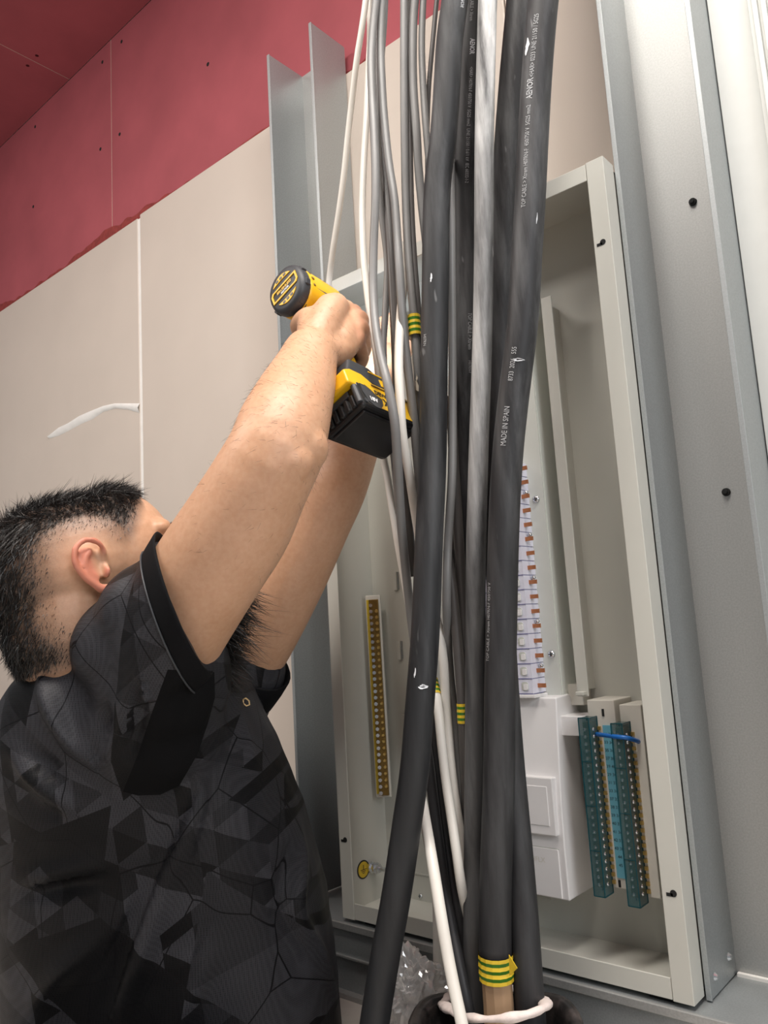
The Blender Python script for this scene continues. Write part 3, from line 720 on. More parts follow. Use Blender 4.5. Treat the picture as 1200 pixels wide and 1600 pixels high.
c2, l2 = cable('power_cable', 'thick black sheathed cable with long white print reading downwards, beside the dust streaked one',
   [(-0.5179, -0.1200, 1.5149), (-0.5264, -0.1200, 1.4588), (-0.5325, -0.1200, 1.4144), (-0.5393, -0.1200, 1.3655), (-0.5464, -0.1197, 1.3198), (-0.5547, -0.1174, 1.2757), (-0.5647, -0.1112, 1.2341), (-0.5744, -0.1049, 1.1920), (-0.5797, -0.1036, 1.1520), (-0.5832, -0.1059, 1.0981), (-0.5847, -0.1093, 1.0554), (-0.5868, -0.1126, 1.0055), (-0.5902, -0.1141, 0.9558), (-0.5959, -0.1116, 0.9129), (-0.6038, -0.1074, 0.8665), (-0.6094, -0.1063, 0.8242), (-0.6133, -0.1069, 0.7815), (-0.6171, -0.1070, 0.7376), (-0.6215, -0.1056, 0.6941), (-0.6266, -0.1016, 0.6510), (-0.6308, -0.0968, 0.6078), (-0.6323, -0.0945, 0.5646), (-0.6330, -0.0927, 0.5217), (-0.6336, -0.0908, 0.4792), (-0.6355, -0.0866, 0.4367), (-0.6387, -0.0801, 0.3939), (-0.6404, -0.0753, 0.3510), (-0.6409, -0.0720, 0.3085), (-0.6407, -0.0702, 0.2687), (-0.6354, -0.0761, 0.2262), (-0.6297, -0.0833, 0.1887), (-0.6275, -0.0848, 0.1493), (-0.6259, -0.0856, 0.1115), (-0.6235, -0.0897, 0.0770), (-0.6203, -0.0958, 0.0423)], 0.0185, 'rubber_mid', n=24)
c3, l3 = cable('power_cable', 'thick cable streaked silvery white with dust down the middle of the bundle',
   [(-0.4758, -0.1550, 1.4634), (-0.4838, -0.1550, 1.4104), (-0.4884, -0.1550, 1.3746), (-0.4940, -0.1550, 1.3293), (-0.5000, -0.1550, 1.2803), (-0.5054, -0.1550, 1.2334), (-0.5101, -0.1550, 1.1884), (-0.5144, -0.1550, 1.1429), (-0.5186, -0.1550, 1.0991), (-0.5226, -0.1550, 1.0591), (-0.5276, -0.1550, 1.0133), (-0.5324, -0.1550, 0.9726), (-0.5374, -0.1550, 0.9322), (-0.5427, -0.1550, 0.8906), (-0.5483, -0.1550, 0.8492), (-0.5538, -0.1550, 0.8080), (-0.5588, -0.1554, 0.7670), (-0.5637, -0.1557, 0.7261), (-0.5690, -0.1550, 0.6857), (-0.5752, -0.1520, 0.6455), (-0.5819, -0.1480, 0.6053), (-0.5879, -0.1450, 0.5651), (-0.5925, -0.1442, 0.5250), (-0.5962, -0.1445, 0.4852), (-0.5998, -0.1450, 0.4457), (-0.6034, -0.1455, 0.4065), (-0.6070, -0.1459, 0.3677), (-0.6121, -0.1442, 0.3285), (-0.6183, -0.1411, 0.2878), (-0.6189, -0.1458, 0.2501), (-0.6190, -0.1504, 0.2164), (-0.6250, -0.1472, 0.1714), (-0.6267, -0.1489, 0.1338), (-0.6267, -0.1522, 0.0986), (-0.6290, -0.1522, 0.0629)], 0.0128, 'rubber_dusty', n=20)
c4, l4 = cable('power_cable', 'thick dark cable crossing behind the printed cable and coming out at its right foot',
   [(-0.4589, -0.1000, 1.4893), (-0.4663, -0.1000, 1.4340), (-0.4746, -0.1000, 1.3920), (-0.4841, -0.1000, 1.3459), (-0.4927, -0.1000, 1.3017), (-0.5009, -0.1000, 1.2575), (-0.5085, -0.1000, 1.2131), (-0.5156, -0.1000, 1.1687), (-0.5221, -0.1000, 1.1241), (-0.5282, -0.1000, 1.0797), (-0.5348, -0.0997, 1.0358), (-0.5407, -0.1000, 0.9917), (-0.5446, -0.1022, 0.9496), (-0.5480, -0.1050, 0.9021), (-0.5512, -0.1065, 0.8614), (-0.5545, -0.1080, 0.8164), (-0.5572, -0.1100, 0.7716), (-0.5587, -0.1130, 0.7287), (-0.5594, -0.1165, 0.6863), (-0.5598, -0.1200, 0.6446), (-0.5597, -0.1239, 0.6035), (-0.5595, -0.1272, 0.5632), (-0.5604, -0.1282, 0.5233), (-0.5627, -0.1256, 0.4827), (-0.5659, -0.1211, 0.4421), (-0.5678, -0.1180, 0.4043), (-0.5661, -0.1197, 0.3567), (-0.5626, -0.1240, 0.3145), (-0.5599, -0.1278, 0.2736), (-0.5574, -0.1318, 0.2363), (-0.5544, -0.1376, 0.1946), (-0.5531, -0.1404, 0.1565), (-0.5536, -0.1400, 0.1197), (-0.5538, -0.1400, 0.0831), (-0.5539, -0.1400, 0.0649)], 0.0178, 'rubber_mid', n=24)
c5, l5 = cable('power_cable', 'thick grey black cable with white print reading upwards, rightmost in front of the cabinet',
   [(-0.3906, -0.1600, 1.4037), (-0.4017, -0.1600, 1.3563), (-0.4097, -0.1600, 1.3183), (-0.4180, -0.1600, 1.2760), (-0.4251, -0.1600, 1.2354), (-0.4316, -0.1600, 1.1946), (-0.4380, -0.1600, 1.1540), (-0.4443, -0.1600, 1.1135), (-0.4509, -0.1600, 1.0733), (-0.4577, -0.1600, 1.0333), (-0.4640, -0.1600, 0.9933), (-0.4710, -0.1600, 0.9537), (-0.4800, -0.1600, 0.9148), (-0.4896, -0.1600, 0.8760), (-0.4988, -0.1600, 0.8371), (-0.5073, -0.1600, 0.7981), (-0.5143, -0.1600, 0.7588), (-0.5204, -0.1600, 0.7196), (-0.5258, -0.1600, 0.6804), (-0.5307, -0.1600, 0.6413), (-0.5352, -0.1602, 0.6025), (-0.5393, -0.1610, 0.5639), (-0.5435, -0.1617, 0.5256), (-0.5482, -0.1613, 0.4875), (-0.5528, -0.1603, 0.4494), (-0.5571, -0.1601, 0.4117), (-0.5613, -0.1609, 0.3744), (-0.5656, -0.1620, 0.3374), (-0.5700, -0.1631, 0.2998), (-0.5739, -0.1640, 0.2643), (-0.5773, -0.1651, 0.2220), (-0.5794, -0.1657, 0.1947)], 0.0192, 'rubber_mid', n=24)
# stripped foot of the rightmost printed cable: tan core under green and yellow tape
mb = MB(); lt = tube(mb, [(-0.5794, -0.1650, 0.1994), (-0.5803, -0.1650, 0.1711), (-0.5803, -0.1650, 0.1433), (-0.5831, -0.1650, 0.0670)], 0.0186, 10, 0.02, 0.9)
tan = mb.obj('tan_core', M['tan'], c5, bevel=0.002); tan['label'] = 'tan inner core bared below the tape'
tp = bands(l5 + lt, 0.0198, 0.1980, 0.1637, c5, 7)
m = MB(); q = [Vector(p) for p in [(-0.5492, -0.1820, 0.2095), (-0.5374, -0.1850, 0.1986), (-0.5505, -0.1820, 0.1867)]]
m.add([q[0], q[1], q[2], q[0] + Vector((0, 0.001, 0)), q[1] + Vector((0, 0.001, 0)), q[2] + Vector((0, 0.001, 0))], [(0, 1, 2), (5, 4, 3), (0, 3, 4, 1), (1, 4, 5, 2), (2, 5, 3, 0)])
m.obj('tape_end', M['tape_y'], c5)
# printed legends
zf = lambda y, x=730: 0
text_on_tube(l2, 0.0185, 'TOP CABLE > Xtrem', 1.4534, 0.0068, 1, -0.10, M['ink'], c2)
text_on_tube(l2, 0.0185, 'AENOR', 1.3865, 0.0092, 1, 0.05, M['ink_b'], c2, 0.0002)
text_on_tube(l2, 0.0185, '<HAR> H07RN-F 450/750 V  5G25 mm2  UNE 21150 / 0.6/1 kV  IEC 60332-1-2', 1.3547, 0.0066, 1, 0.05, M['ink'], c2)
text_on_tube(l2, 0.0185, 'TOP CABLE > Xtrem', 1.0064, 0.0078, 1, 0.35, M['ink'], c2)
text_on_tube(l2, 0.0185, 'H07RN-F', 0.9383, 0.006, 1, 0.35, M['ink'], c2)
text_on_tube(l5, 0.0192, 'TOP CABLE > Xtrem H07RN-F  450/750 V  5G25 mm2', 1.0812, 0.0078, -1, 0.42, M['ink'], c5)
text_on_tube(l5, 0.0192, 'AENOR', 1.2164, 0.0108, -1, 0.42, M['ink'], c5, 0.0002)
text_on_tube(l5, 0.0192, '<HAR> 0233 UNE 21150 / 5G25', 1.2495, 0.0082, -1, 0.35, M['ink'], c5)
text_on_tube(l5, 0.0192, '8733  2026   555', 0.8758, 0.0085, -1, 0.35, M['ink'], c5)
text_on_tube(l5, 0.0192, 'MADE IN SPAIN', 0.7937, 0.0098, -1, 0.35, M['ink'], c5)
text_on_tube(l5, 0.0192, 'TOP CABLE > Xtrem H07RN-F 450/750 V', 0.5370, 0.0075, -1, 0.95, M['ink'], c5)
text_on_tube(l1, 0.0182, 'AENOR', 1.4125, 0.0075, 1, 0.6, M['ink_b'], c1)
text_on_tube(l1, 0.0182, 'H07RN', 0.9683, 0.007, 1, -0.75, M['ink'], c1)
# scuffs of pale dust and plaster on the sheaths
def scuff(c, r, z, theta, l, w, parent, k=7):
    i = min(range(len(c)), key=lambda j: abs(c[j].z - z)); p = c[i]; t = (c[min(i+1, len(c)-1)] - c[i-1]).normalized()
    n = CAM - p; n = (n - t*n.dot(t)).normalized(); u = n.cross(t); mb = MB(); top = []; bot = []
    for j in range(k + 1):
        f = j / k; ww = w * math.sin(PI*(0.08 + 0.84*f)) * (0.7 + 0.6*random.random())
        for arr, sg in ((top, 1), (bot, -1)):
            ph = theta + (sg*ww + 0.3*w*math.sin(f*5))/r; arr.append(p + t*((f - 0.5)*l) + (n*math.cos(ph) + u*math.sin(ph))*(r + 0.0006))
    mb.add(top + bot, [(j, j+1, k+2+j, k+1+j) for j in range(k)]); return mb.obj('scuff', M['ink_b'], parent)
scuff(l1, 0.0182, 0.5128, 0.1, 0.006, 0.006, c1)
scuff(l1, 0.0182, 0.5299, -0.5, 0.012, 0.0012, c1)
scuff(l1, 0.0182, 1.0311, -0.3, 0.012, 0.0012, c1)
scuff(l5, 0.0192, 1.2883, -0.85, 0.022, 0.003, c5)
scuff(l5, 0.0192, 1.0773, 0.5, 0.014, 0.0008, c5)
scuff(l5, 0.0192, 0.9014, 0.0, 0.004, 0.006, c5)

# --- slim white cables
slim = [
 ('white_cable', 'slim white cable slanting down behind the drill, first from the left', [(-0.7309, -0.1000, 1.6455), (-0.7471, -0.1006, 1.5751), (-0.7712, -0.0956, 1.5145), (-0.7975, -0.0850, 1.4538), (-0.8184, -0.0775, 1.3974), (-0.8350, -0.0725, 1.3463), (-0.8555, -0.0667, 1.2928), (-0.8788, -0.0600, 1.2407), (-0.9031, -0.0500, 1.1883), (-0.9198, -0.0433, 1.1341), (-0.9282, -0.0400, 1.1052)], 0.0053, 'white_pvc'),
 ('white_cable', 'slim white cable passing behind the drill battery and out again below it', [(-0.7530, -0.0800, 1.5534), (-0.7529, -0.0906, 1.4745), (-0.7532, -0.1000, 1.4043), (-0.7564, -0.1070, 1.3412), (-0.7585, -0.1133, 1.2816), (-0.7582, -0.1200, 1.2220), (-0.7515, -0.1300, 1.1524), (-0.7445, -0.1350, 1.0966), (-0.7346, -0.1400, 1.0313), (-0.7242, -0.1450, 0.9777), (-0.7182, -0.1500, 0.9171), (-0.7219, -0.1502, 0.8515), (-0.7116, -0.1519, 0.7935), (-0.7017, -0.1569, 0.7460), (-0.6922, -0.1597, 0.6911), (-0.6936, -0.1484, 0.6404), (-0.6987, -0.1341, 0.5914), (-0.7017, -0.1244, 0.5470), (-0.7019, -0.1212, 0.5248)], 0.0055, 'white_pvc'),
 ('white_cable', 'slim white cable curving in front of the left hand, then behind the leftmost thick cable', [(-0.6634, -0.1382, 1.1367), (-0.6649, -0.1453, 1.0760), (-0.6553, -0.1697, 1.0179), (-0.6418, -0.1972, 0.9428), (-0.6382, -0.2041, 0.8873), (-0.6408, -0.2007, 0.8362), (-0.6490, -0.1814, 0.7856), (-0.6593, -0.1609, 0.7374), (-0.6641, -0.1452, 0.6806), (-0.6612, -0.1380, 0.6276), (-0.6491, -0.1405, 0.5849), (-0.6440, -0.1409, 0.5379), (-0.6488, -0.1354, 0.4836), (-0.6482, -0.1359, 0.4428), (-0.6441, -0.1401, 0.4032), (-0.6404, -0.1398, 0.3519), (-0.6388, -0.1343, 0.3068), (-0.6384, -0.1256, 0.2669), (-0.6401, -0.1141, 0.2230), (-0.6385, -0.1101, 0.1787), (-0.6350, -0.1126, 0.1340), (-0.6340, -0.1145, 0.0981), (-0.6348, -0.1145, 0.0606)], 0.0062, 'white_pvc'),
 ('white_cable', 'slim white cable low in the gap right of the leftmost thick cable, crossing its neighbour', [(-0.6770, -0.1261, 0.5248), (-0.6533, -0.1476, 0.4848), (-0.6460, -0.1544, 0.4373), (-0.6417, -0.1560, 0.3901), (-0.6350, -0.1593, 0.3509), (-0.6260, -0.1653, 0.3085), (-0.6252, -0.1603, 0.2627), (-0.6440, -0.1230, 0.2037), (-0.6422, -0.1208, 0.1645), (-0.6405, -0.1214, 0.1256), (-0.6399, -0.1226, 0.0884), (-0.6403, -0.1222, 0.0695)], 0.0062, 'white_pvc'),
 ('white_cable', 'slim white cable running straight down in front of the black conduit mouth', [(-0.7078, -0.1400, 0.4076), (-0.6787, -0.1616, 0.3610), (-0.6519, -0.1875, 0.3306), (-0.6248, -0.2137, 0.2953), (-0.6069, -0.2287, 0.2548), (-0.5986, -0.2325, 0.2201), (-0.5891, -0.2375, 0.1903), (-0.5742, -0.2450, 0.1508), (-0.5660, -0.2483, 0.1231), (-0.5619, -0.2500, 0.1085)], 0.007, 'white_pvc'),
 ('white_cable', 'short white cable end standing behind the crumpled plastic bag', [(-0.7513, -0.0500, 0.2578), (-0.7523, -0.0500, 0.2055), (-0.7549, -0.0500, 0.1621), (-0.7591, -0.0500, 0.1021), (-0.7597, -0.0500, 0.0807)], 0.0072, 'white_pvc'),
 ('cream_cable', 'thin cream cable showing between the grey ones and the printed cables', [(-0.6263, -0.1163, 0.5401), (-0.6258, -0.1136, 0.4982), (-0.6280, -0.1120, 0.4403), (-0.6342, -0.1054, 0.3964), (-0.6396, -0.0984, 0.3497), (-0.6308, -0.1102, 0.3033), (-0.6283, -0.1133, 0.2652), (-0.6552, -0.0751, 0.2077), (-0.6736, -0.0489, 0.1525), (-0.6710, -0.0524, 0.1098), (-0.6688, -0.0568, 0.0666), (-0.6698, -0.0582, 0.0212)], 0.004, 'cream_pvc'),
 ('grey_cable', 'slim grey cable arching leftmost of the grey ones and over the drill battery corner', [(-0.6618, -0.1606, 1.5608), (-0.6751, -0.1626, 1.4935), (-0.6815, -0.1673, 1.4304), (-0.6797, -0.1730, 1.3675), (-0.6744, -0.1800, 1.3047), (-0.6703, -0.1870, 1.2375), (-0.6699, -0.1928, 1.1767), (-0.6738, -0.1972, 1.1152), (-0.6733, -0.2044, 1.0501), (-0.6622, -0.2172, 0.9928), (-0.6431, -0.2331, 0.9393), (-0.6242, -0.2441, 0.8894), (-0.6193, -0.2419, 0.8436), (-0.6302, -0.2276, 0.7998), (-0.6448, -0.2100, 0.7589), (-0.6607, -0.1901, 0.7119), (-0.6774, -0.1661, 0.6546), (-0.6859, -0.1523, 0.6096), (-0.6916, -0.1406, 0.5632), (-0.6968, -0.1285, 0.5166)], 0.006, 'grey'),
 ('grey_cable', 'slim grey cable splitting off and bending back left across the lit corner of the cabinet', [(-0.6718, -0.1400, 1.5147), (-0.6814, -0.1400, 1.4573), (-0.6904, -0.1401, 1.4012), (-0.6965, -0.1413, 1.3465), (-0.6980, -0.1449, 1.2939), (-0.6974, -0.1477, 1.2393), (-0.6977, -0.1452, 1.1878), (-0.6965, -0.1414, 1.1181), (-0.6990, -0.1501, 1.0372), (-0.6981, -0.1600, 0.9861), (-0.6905, -0.1700, 0.9251), (-0.6856, -0.1714, 0.8765), (-0.6838, -0.1696, 0.8286), (-0.6860, -0.1644, 0.7837), (-0.6922, -0.1544, 0.7403), (-0.6979, -0.1449, 0.6968), (-0.6993, -0.1396, 0.6526), (-0.7022, -0.1311, 0.6085), (-0.7044, -0.1259, 0.5864)], 0.005, 'grey'),
 ('grey_cable', 'slim pale grey cable second from left at the top, sweeping right', [(-0.6608, -0.1494, 1.5676), (-0.6708, -0.1494, 1.5051), (-0.6762, -0.1499, 1.4465), (-0.6760, -0.1522, 1.3913), (-0.6739, -0.1550, 1.3371), (-0.6669, -0.1600, 1.2597), (-0.6569, -0.1651, 1.1932), (-0.6523, -0.1699, 1.1367), (-0.6463, -0.1773, 1.0779), (-0.6457, -0.1781, 1.0178), (-0.6474, -0.1731, 0.9539), (-0.6433, -0.1735, 0.8944), (-0.6416, -0.1727, 0.8373), (-0.6471, -0.1637, 0.7848), (-0.6565, -0.1487, 0.7401), (-0.6631, -0.1359, 0.6947), (-0.6662, -0.1296, 0.6717)], 0.006, 'grey'),
 ('dark_cable', 'dark brownish flat cable fading out above the white curved cable', [(-0.6988, -0.1200, 1.5434), (-0.7059, -0.1194, 1.4863), (-0.7105, -0.1199, 1.4276), (-0.7086, -0.1234, 1.3628), (-0.7051, -0.1266, 1.3027), (-0.6979, -0.1313, 1.2410), (-0.6891, -0.1399, 1.1762), (-0.6819, -0.1490, 1.1103), (-0.6778, -0.1549, 1.0388), (-0.6747, -0.1600, 0.9793), (-0.6727, -0.1650, 0.9216), (-0.6753, -0.1622, 0.8757), (-0.6790, -0.1570, 0.8298), (-0.6831, -0.1507, 0.7860), (-0.6882, -0.1425, 0.7374), (-0.6941, -0.1327, 0.6839), (-0.6971, -0.1277, 0.6570)], 0.0072, 'grey_dark'),
 ('grey_cable', 'slim grey cable ending at the upper green and yellow tape band', [(-0.6232, -0.1500, 1.5428), (-0.6285, -0.1500, 1.4772), (-0.6338, -0.1500, 1.4124), (-0.6381, -0.1500, 1.3559), (-0.6415, -0.1500, 1.3074), (-0.6446, -0.1499, 1.2584), (-0.6474, -0.1501, 1.2086), (-0.6475, -0.1525, 1.1559), (-0.6454, -0.1562, 1.1042), (-0.6410, -0.1606, 1.0441), (-0.6394, -0.1603, 0.9968), (-0.6395, -0.1603, 0.9415), (-0.6445, -0.1542, 0.8967), (-0.6493, -0.1476, 0.8468), (-0.6537, -0.1409, 0.7937)], 0.0056, 'grey'),
 ('dark_cable', 'thin dark cable hugging the right side of the upper taped grey cable', [(-0.6248, -0.1300, 1.5570), (-0.6338, -0.1297, 1.4912), (-0.6389, -0.1309, 1.4342), (-0.6395, -0.1336, 1.3795), (-0.6413, -0.1362, 1.3205), (-0.6441, -0.1387, 1.2576), (-0.6456, -0.1408, 1.2010), (-0.6460, -0.1424, 1.1505), (-0.6435, -0.1464, 1.0899), (-0.6400, -0.1499, 1.0286), (-0.6407, -0.1484, 0.9779), (-0.6440, -0.1446, 0.9277), (-0.6472, -0.1414, 0.8802), (-0.6506, -0.1382, 0.8296)], 0.005, 'grey_dark'),
 ('grey_cable', 'slim grey cable third from the left at the frame top, swinging behind the thick cable', [(-0.6060, -0.1400, 1.5383), (-0.6184, -0.1400, 1.4743), (-0.6247, -0.1400, 1.4170), (-0.6279, -0.1400, 1.3623), (-0.6278, -0.1400, 1.2907), (-0.6309, -0.1369, 1.2395), (-0.6323, -0.1328, 1.1807), (-0.6336, -0.1270, 1.1234), (-0.6371, -0.1200, 1.0742)], 0.0062, 'grey'),
 ('grey_cable', 'slim grey cable fourth at the frame top, bending in behind the thick cable', [(-0.6004, -0.1300, 1.5412), (-0.6091, -0.1300, 1.4784), (-0.6151, -0.1300, 1.4231), (-0.6175, -0.1300, 1.3517), (-0.6171, -0.1307, 1.2971), (-0.6185, -0.1274, 1.2451), (-0.6220, -0.1200, 1.1964)], 0.005, 'grey'),
 ('dark_cable', 'thin dark cable just left of the thick cables at the frame top', [(-0.5811, -0.1200, 1.5353), (-0.5944, -0.1200, 1.4700), (-0.6047, -0.1203, 1.4180), (-0.6167, -0.1178, 1.3660), (-0.6269, -0.1138, 1.3100), (-0.6328, -0.1112, 1.2611), (-0.6357, -0.1100, 1.2367)], 0.0036, 'grey_dark'),
 ('grey_cable', 'slim grey cable in the gap between the two leftmost thick cables', [(-0.5781, -0.1320, 1.2310), (-0.5726, -0.1456, 1.1747), (-0.5713, -0.1526, 1.1243), (-0.5752, -0.1521, 1.0795), (-0.5806, -0.1490, 1.0364), (-0.5860, -0.1460, 0.9934), (-0.5906, -0.1444, 0.9498), (-0.5943, -0.1445, 0.9058), (-0.5960, -0.1478, 0.8612), (-0.5967, -0.1523, 0.8169), (-0.6000, -0.1542, 0.7742), (-0.6084, -0.1519, 0.7329), (-0.6170, -0.1495, 0.6916), (-0.6194, -0.1536, 0.6490), (-0.6252, -0.1512, 0.6082), (-0.6426, -0.1306, 0.5572), (-0.6511, -0.1186, 0.5092), (-0.6477, -0.1205, 0.4655), (-0.6435, -0.1248, 0.4230), (-0.6411, -0.1273, 0.3778), (-0.6458, -0.1201, 0.3275), (-0.6521, -0.1084, 0.2770), (-0.6543, -0.1019, 0.2315), (-0.6594, -0.0918, 0.1879), (-0.6656, -0.0819, 0.1437), (-0.6680, -0.0789, 0.1023), (-0.6684, -0.0793, 0.0622), (-0.6684, -0.0811, 0.0231)], 0.0058, 'grey'),
 ('grey_cable', 'slim grey cable swerving right between thick cables at mid height', [(-0.6036, -0.1350, 0.8921), (-0.6033, -0.1397, 0.8435), (-0.6053, -0.1393, 0.7970), (-0.6073, -0.1370, 0.7512), (-0.6095, -0.1345, 0.7063), (-0.6159, -0.1266, 0.6588), (-0.6208, -0.1214, 0.6075), (-0.6211, -0.1232, 0.5571), (-0.6221, -0.1248, 0.5078), (-0.6246, -0.1248, 0.4584), (-0.6294, -0.1212, 0.4177), (-0.6365, -0.1142, 0.3753), (-0.6411, -0.1099, 0.3349), (-0.6455, -0.1048, 0.2923), (-0.6541, -0.0923, 0.2408), (-0.6630, -0.0785, 0.1871), (-0.6681, -0.0695, 0.1386), (-0.6692, -0.0669, 0.0949), (-0.6699, -0.0677, 0.0555), (-0.6709, -0.0692, 0.0176)], 0.007, 'grey_dark'),
 ('grey_cable', 'slim dark grey cable carrying the lower green and yellow tape band', [(-0.6283, -0.1350, 0.6849), (-0.6227, -0.1390, 0.6325), (-0.6211, -0.1389, 0.5849), (-0.6192, -0.1406, 0.5414), (-0.6180, -0.1417, 0.4975), (-0.6202, -0.1401, 0.4483), (-0.6258, -0.1348, 0.3991), (-0.6305, -0.1298, 0.3547), (-0.6378, -0.1205, 0.3057), (-0.6433, -0.1120, 0.2596), (-0.6474, -0.1040, 0.2177), (-0.6533, -0.0941, 0.1723), (-0.6571, -0.0881, 0.1261), (-0.6581, -0.0871, 0.0849), (-0.6587, -0.0880, 0.0473), (-0.6589, -0.0885, 0.0288)], 0.0068, 'grey_dark'),
 ('dark_cable', 'black cable fanning out low beside the straight white cable, inner of two', [(-0.7172, -0.1013, 0.4618), (-0.6996, -0.1158, 0.4044), (-0.6928, -0.1207, 0.3657), (-0.6859, -0.1255, 0.3245), (-0.6769, -0.1323, 0.2827), (-0.6670, -0.1402, 0.2471), (-0.6513, -0.1521, 0.2111), (-0.6326, -0.1663, 0.1748), (-0.6209, -0.1726, 0.1412), (-0.6164, -0.1702, 0.0975), (-0.6155, -0.1678, 0.0729)], 0.0074, 'rubber_dark'),
 ('dark_cable', 'black cable fanning out low behind the crossing white cables, outer of two', [(-0.7209, -0.0793, 0.4860), (-0.7070, -0.0934, 0.4363), (-0.6963, -0.1027, 0.3888), (-0.6890, -0.1074, 0.3432), (-0.6814, -0.1120, 0.2995), (-0.6717, -0.1190, 0.2586), (-0.6576, -0.1307, 0.2226), (-0.6456, -0.1374, 0.1867), (-0.6404, -0.1349, 0.1413), (-0.6358, -0.1335, 0.0969), (-0.6323, -0.1334, 0.0543)], 0.0074, 'rubber_dark'),
]
CB = {}
for nm, lab, pts, r, mt in slim:
    CB[lab] = cable(nm, lab, pts, r, mt, n=12)
def by(k): return next(v for l, v in CB.items() if k in l)
o, c = by('ending at the upper'); bands(c, 0.0082, 1.0088, 0.9836, o, 7)
o, c = by('carrying the lower'); bands(c, 0.0068, 0.4869, 0.4635, o, 7)
o, c = by('crossing its neighbour'); bands(c, 0.0062, 0.5118, 0.4901, o, 7)
# ragged cut insulation below the upper tape band
o, c = by('hugging the right side')
m = MB(); e = [(-0.6470, -0.1550, 0.9837), (-0.6438, -0.1550, 0.9670), (-0.6431, -0.1550, 0.9483), (-0.6413, -0.1550, 0.9294), (-0.6407, -0.1550, 0.9100)]
vs = []; 
for i, p in enumerate(e):
    for j in range(3):
        w = 0.004 + 0.0025 * ((i * 7 + j * 3) % 4) / 3
        vs += [Vector(p) + Vector((-0.002, -0.008, 0.012 - 0.008*j)), Vector(p) + Vector((w - 0.002, -0.0095, 0.008 - 0.008*j))]
m.add(vs, [(2*i, 2*i+1, 2*i+3, 2*i+2) for i in range(len(vs)//2 - 1)]); m.obj('torn_insulation', M['cream_pvc'], o)

# ================================================================ CONDUIT, RAG, BAG
KX, KY = -0.590, -0.162
mb = MB(); prof = []
for i in range(29):
    z = 0.108 * i / 28; prof.append((0.090 + (0.006 if (i // 2) % 2 else 0), z))
prof += [(0.100, 0.110), (0.104, 0.116), (0.103, 0.122), (0.097, 0.124), (0.090, 0.121), (0.086, 0.112), (0.084, 0.06), (0.084, 0.003), (0.02, 0.003)]
rs = [[(KX + r*math.cos(2*PI*j/48), KY + r*math.sin(2*PI*j/48), z + (0.003*math.sin(j*0.8 + 1) if z > 0.109 else 0)) for j in range(48)] for r, z in prof]
mb.rings(rs, True)
M['conduit'] = dusty('black_corrugated_polythene', (0.014, 0.013, 0.013), (0.35, 0.28, 0.26), 0.5, 0.3, 1.0)
o = mb.obj('corrugated_conduit', M['conduit'], smooth=True)
tag(o, 'black corrugated conduit stub in the floor with the cable bundle coming out of it', 'conduit')
mb = MB(); tube(mb, [(-0.6771, -0.1500, 0.1166), (-0.6245, -0.2000, 0.1399), (-0.5968, -0.2150, 0.1459), (-0.5665, -0.2250, 0.1537), (-0.5404, -0.2280, 0.1612), (-0.5174, -0.2250, 0.1676), (-0.5058, -0.2100, 0.1687), (-0.5033, -0.1900, 0.1677), (-0.5191, -0.1600, 0.1558), (-0.5609, -0.1100, 0.1351), (-0.6101, -0.0900, 0.1280), (-0.6524, -0.1000, 0.1220), (-0.6735, -0.1300, 0.1201), (-0.6771, -0.1500, 0.1166)], 0.0072, 12, 0.006, 0.62, rough=0.45)
tag(mb.obj('cloth_tie', M['cloth'], smooth=True), 'pinkish white rag tied round the feet of the thick cables', 'rag')

# crumpled film bag on the floor
bm = bmesh.new(); bmesh.ops.create_icosphere(bm, subdivisions=5, radius=1.0)
bc0 = Vector((-0.80, -0.075, 0.0))
for v in bm.verts:
    d = v.co.normalized(); nz = noise.noise(d * 2.2 + Vector((3, 1, 4)))
    rid = sum((1 - abs(noise.noise(d * f + Vector((f, 2, 7))))) ** 2 * a for f, a in ((2.6, 0.26), (6, 0.12), (13, 0.035)))
    rr = 0.62 + 0.25 * nz + rid
    p = Vector((d.x * 0.072 * rr, d.y * 0.045 * rr, 0.055 + d.z * 0.072 * rr))
    if d.z > 0: p.x += 0.012 * d.z; p.z *= 1.12
    p.z = max(0.001, p.z); v.co = bc0 + p
me = bpy.data.meshes.new('plastic_bag'); bm.to_mesh(me); bm.free(); me.materials.append(M['film'])
o = fin('plastic_bag', me); tag(o, 'crumpled clear plastic bag on the floor at the foot of the plinth', 'bag')

# dark tool box with a red band at the far left, by the wall
t = thing('tool_box', 'dark grey tool box with red band standing far left beyond the man', 'tool box', (-2.45, 0.0, 0))
m = MB(); m.box(-2.75, -2.235, -0.10, 0.12, 0.0, 0.15); m.obj('body', M['box_grey'], t, bevel=0.006)
m = MB(); m.box(-2.752, -2.233, -0.102, 0.122, 0.098, 0.116); m.obj('red_band', M['red_pl'], t, bevel=0.002)
m = MB(); m.box(-2.75, -2.235, -0.10, 0.12, 0.15, 0.185); m.obj('lid', M['box_grey'], t, bevel=0.006)
m = MB(); m.box(-2.60, -2.38, -0.02, 0.04, 0.185, 0.205); m.obj('handle', M['red_pl'], t, bevel=0.006)

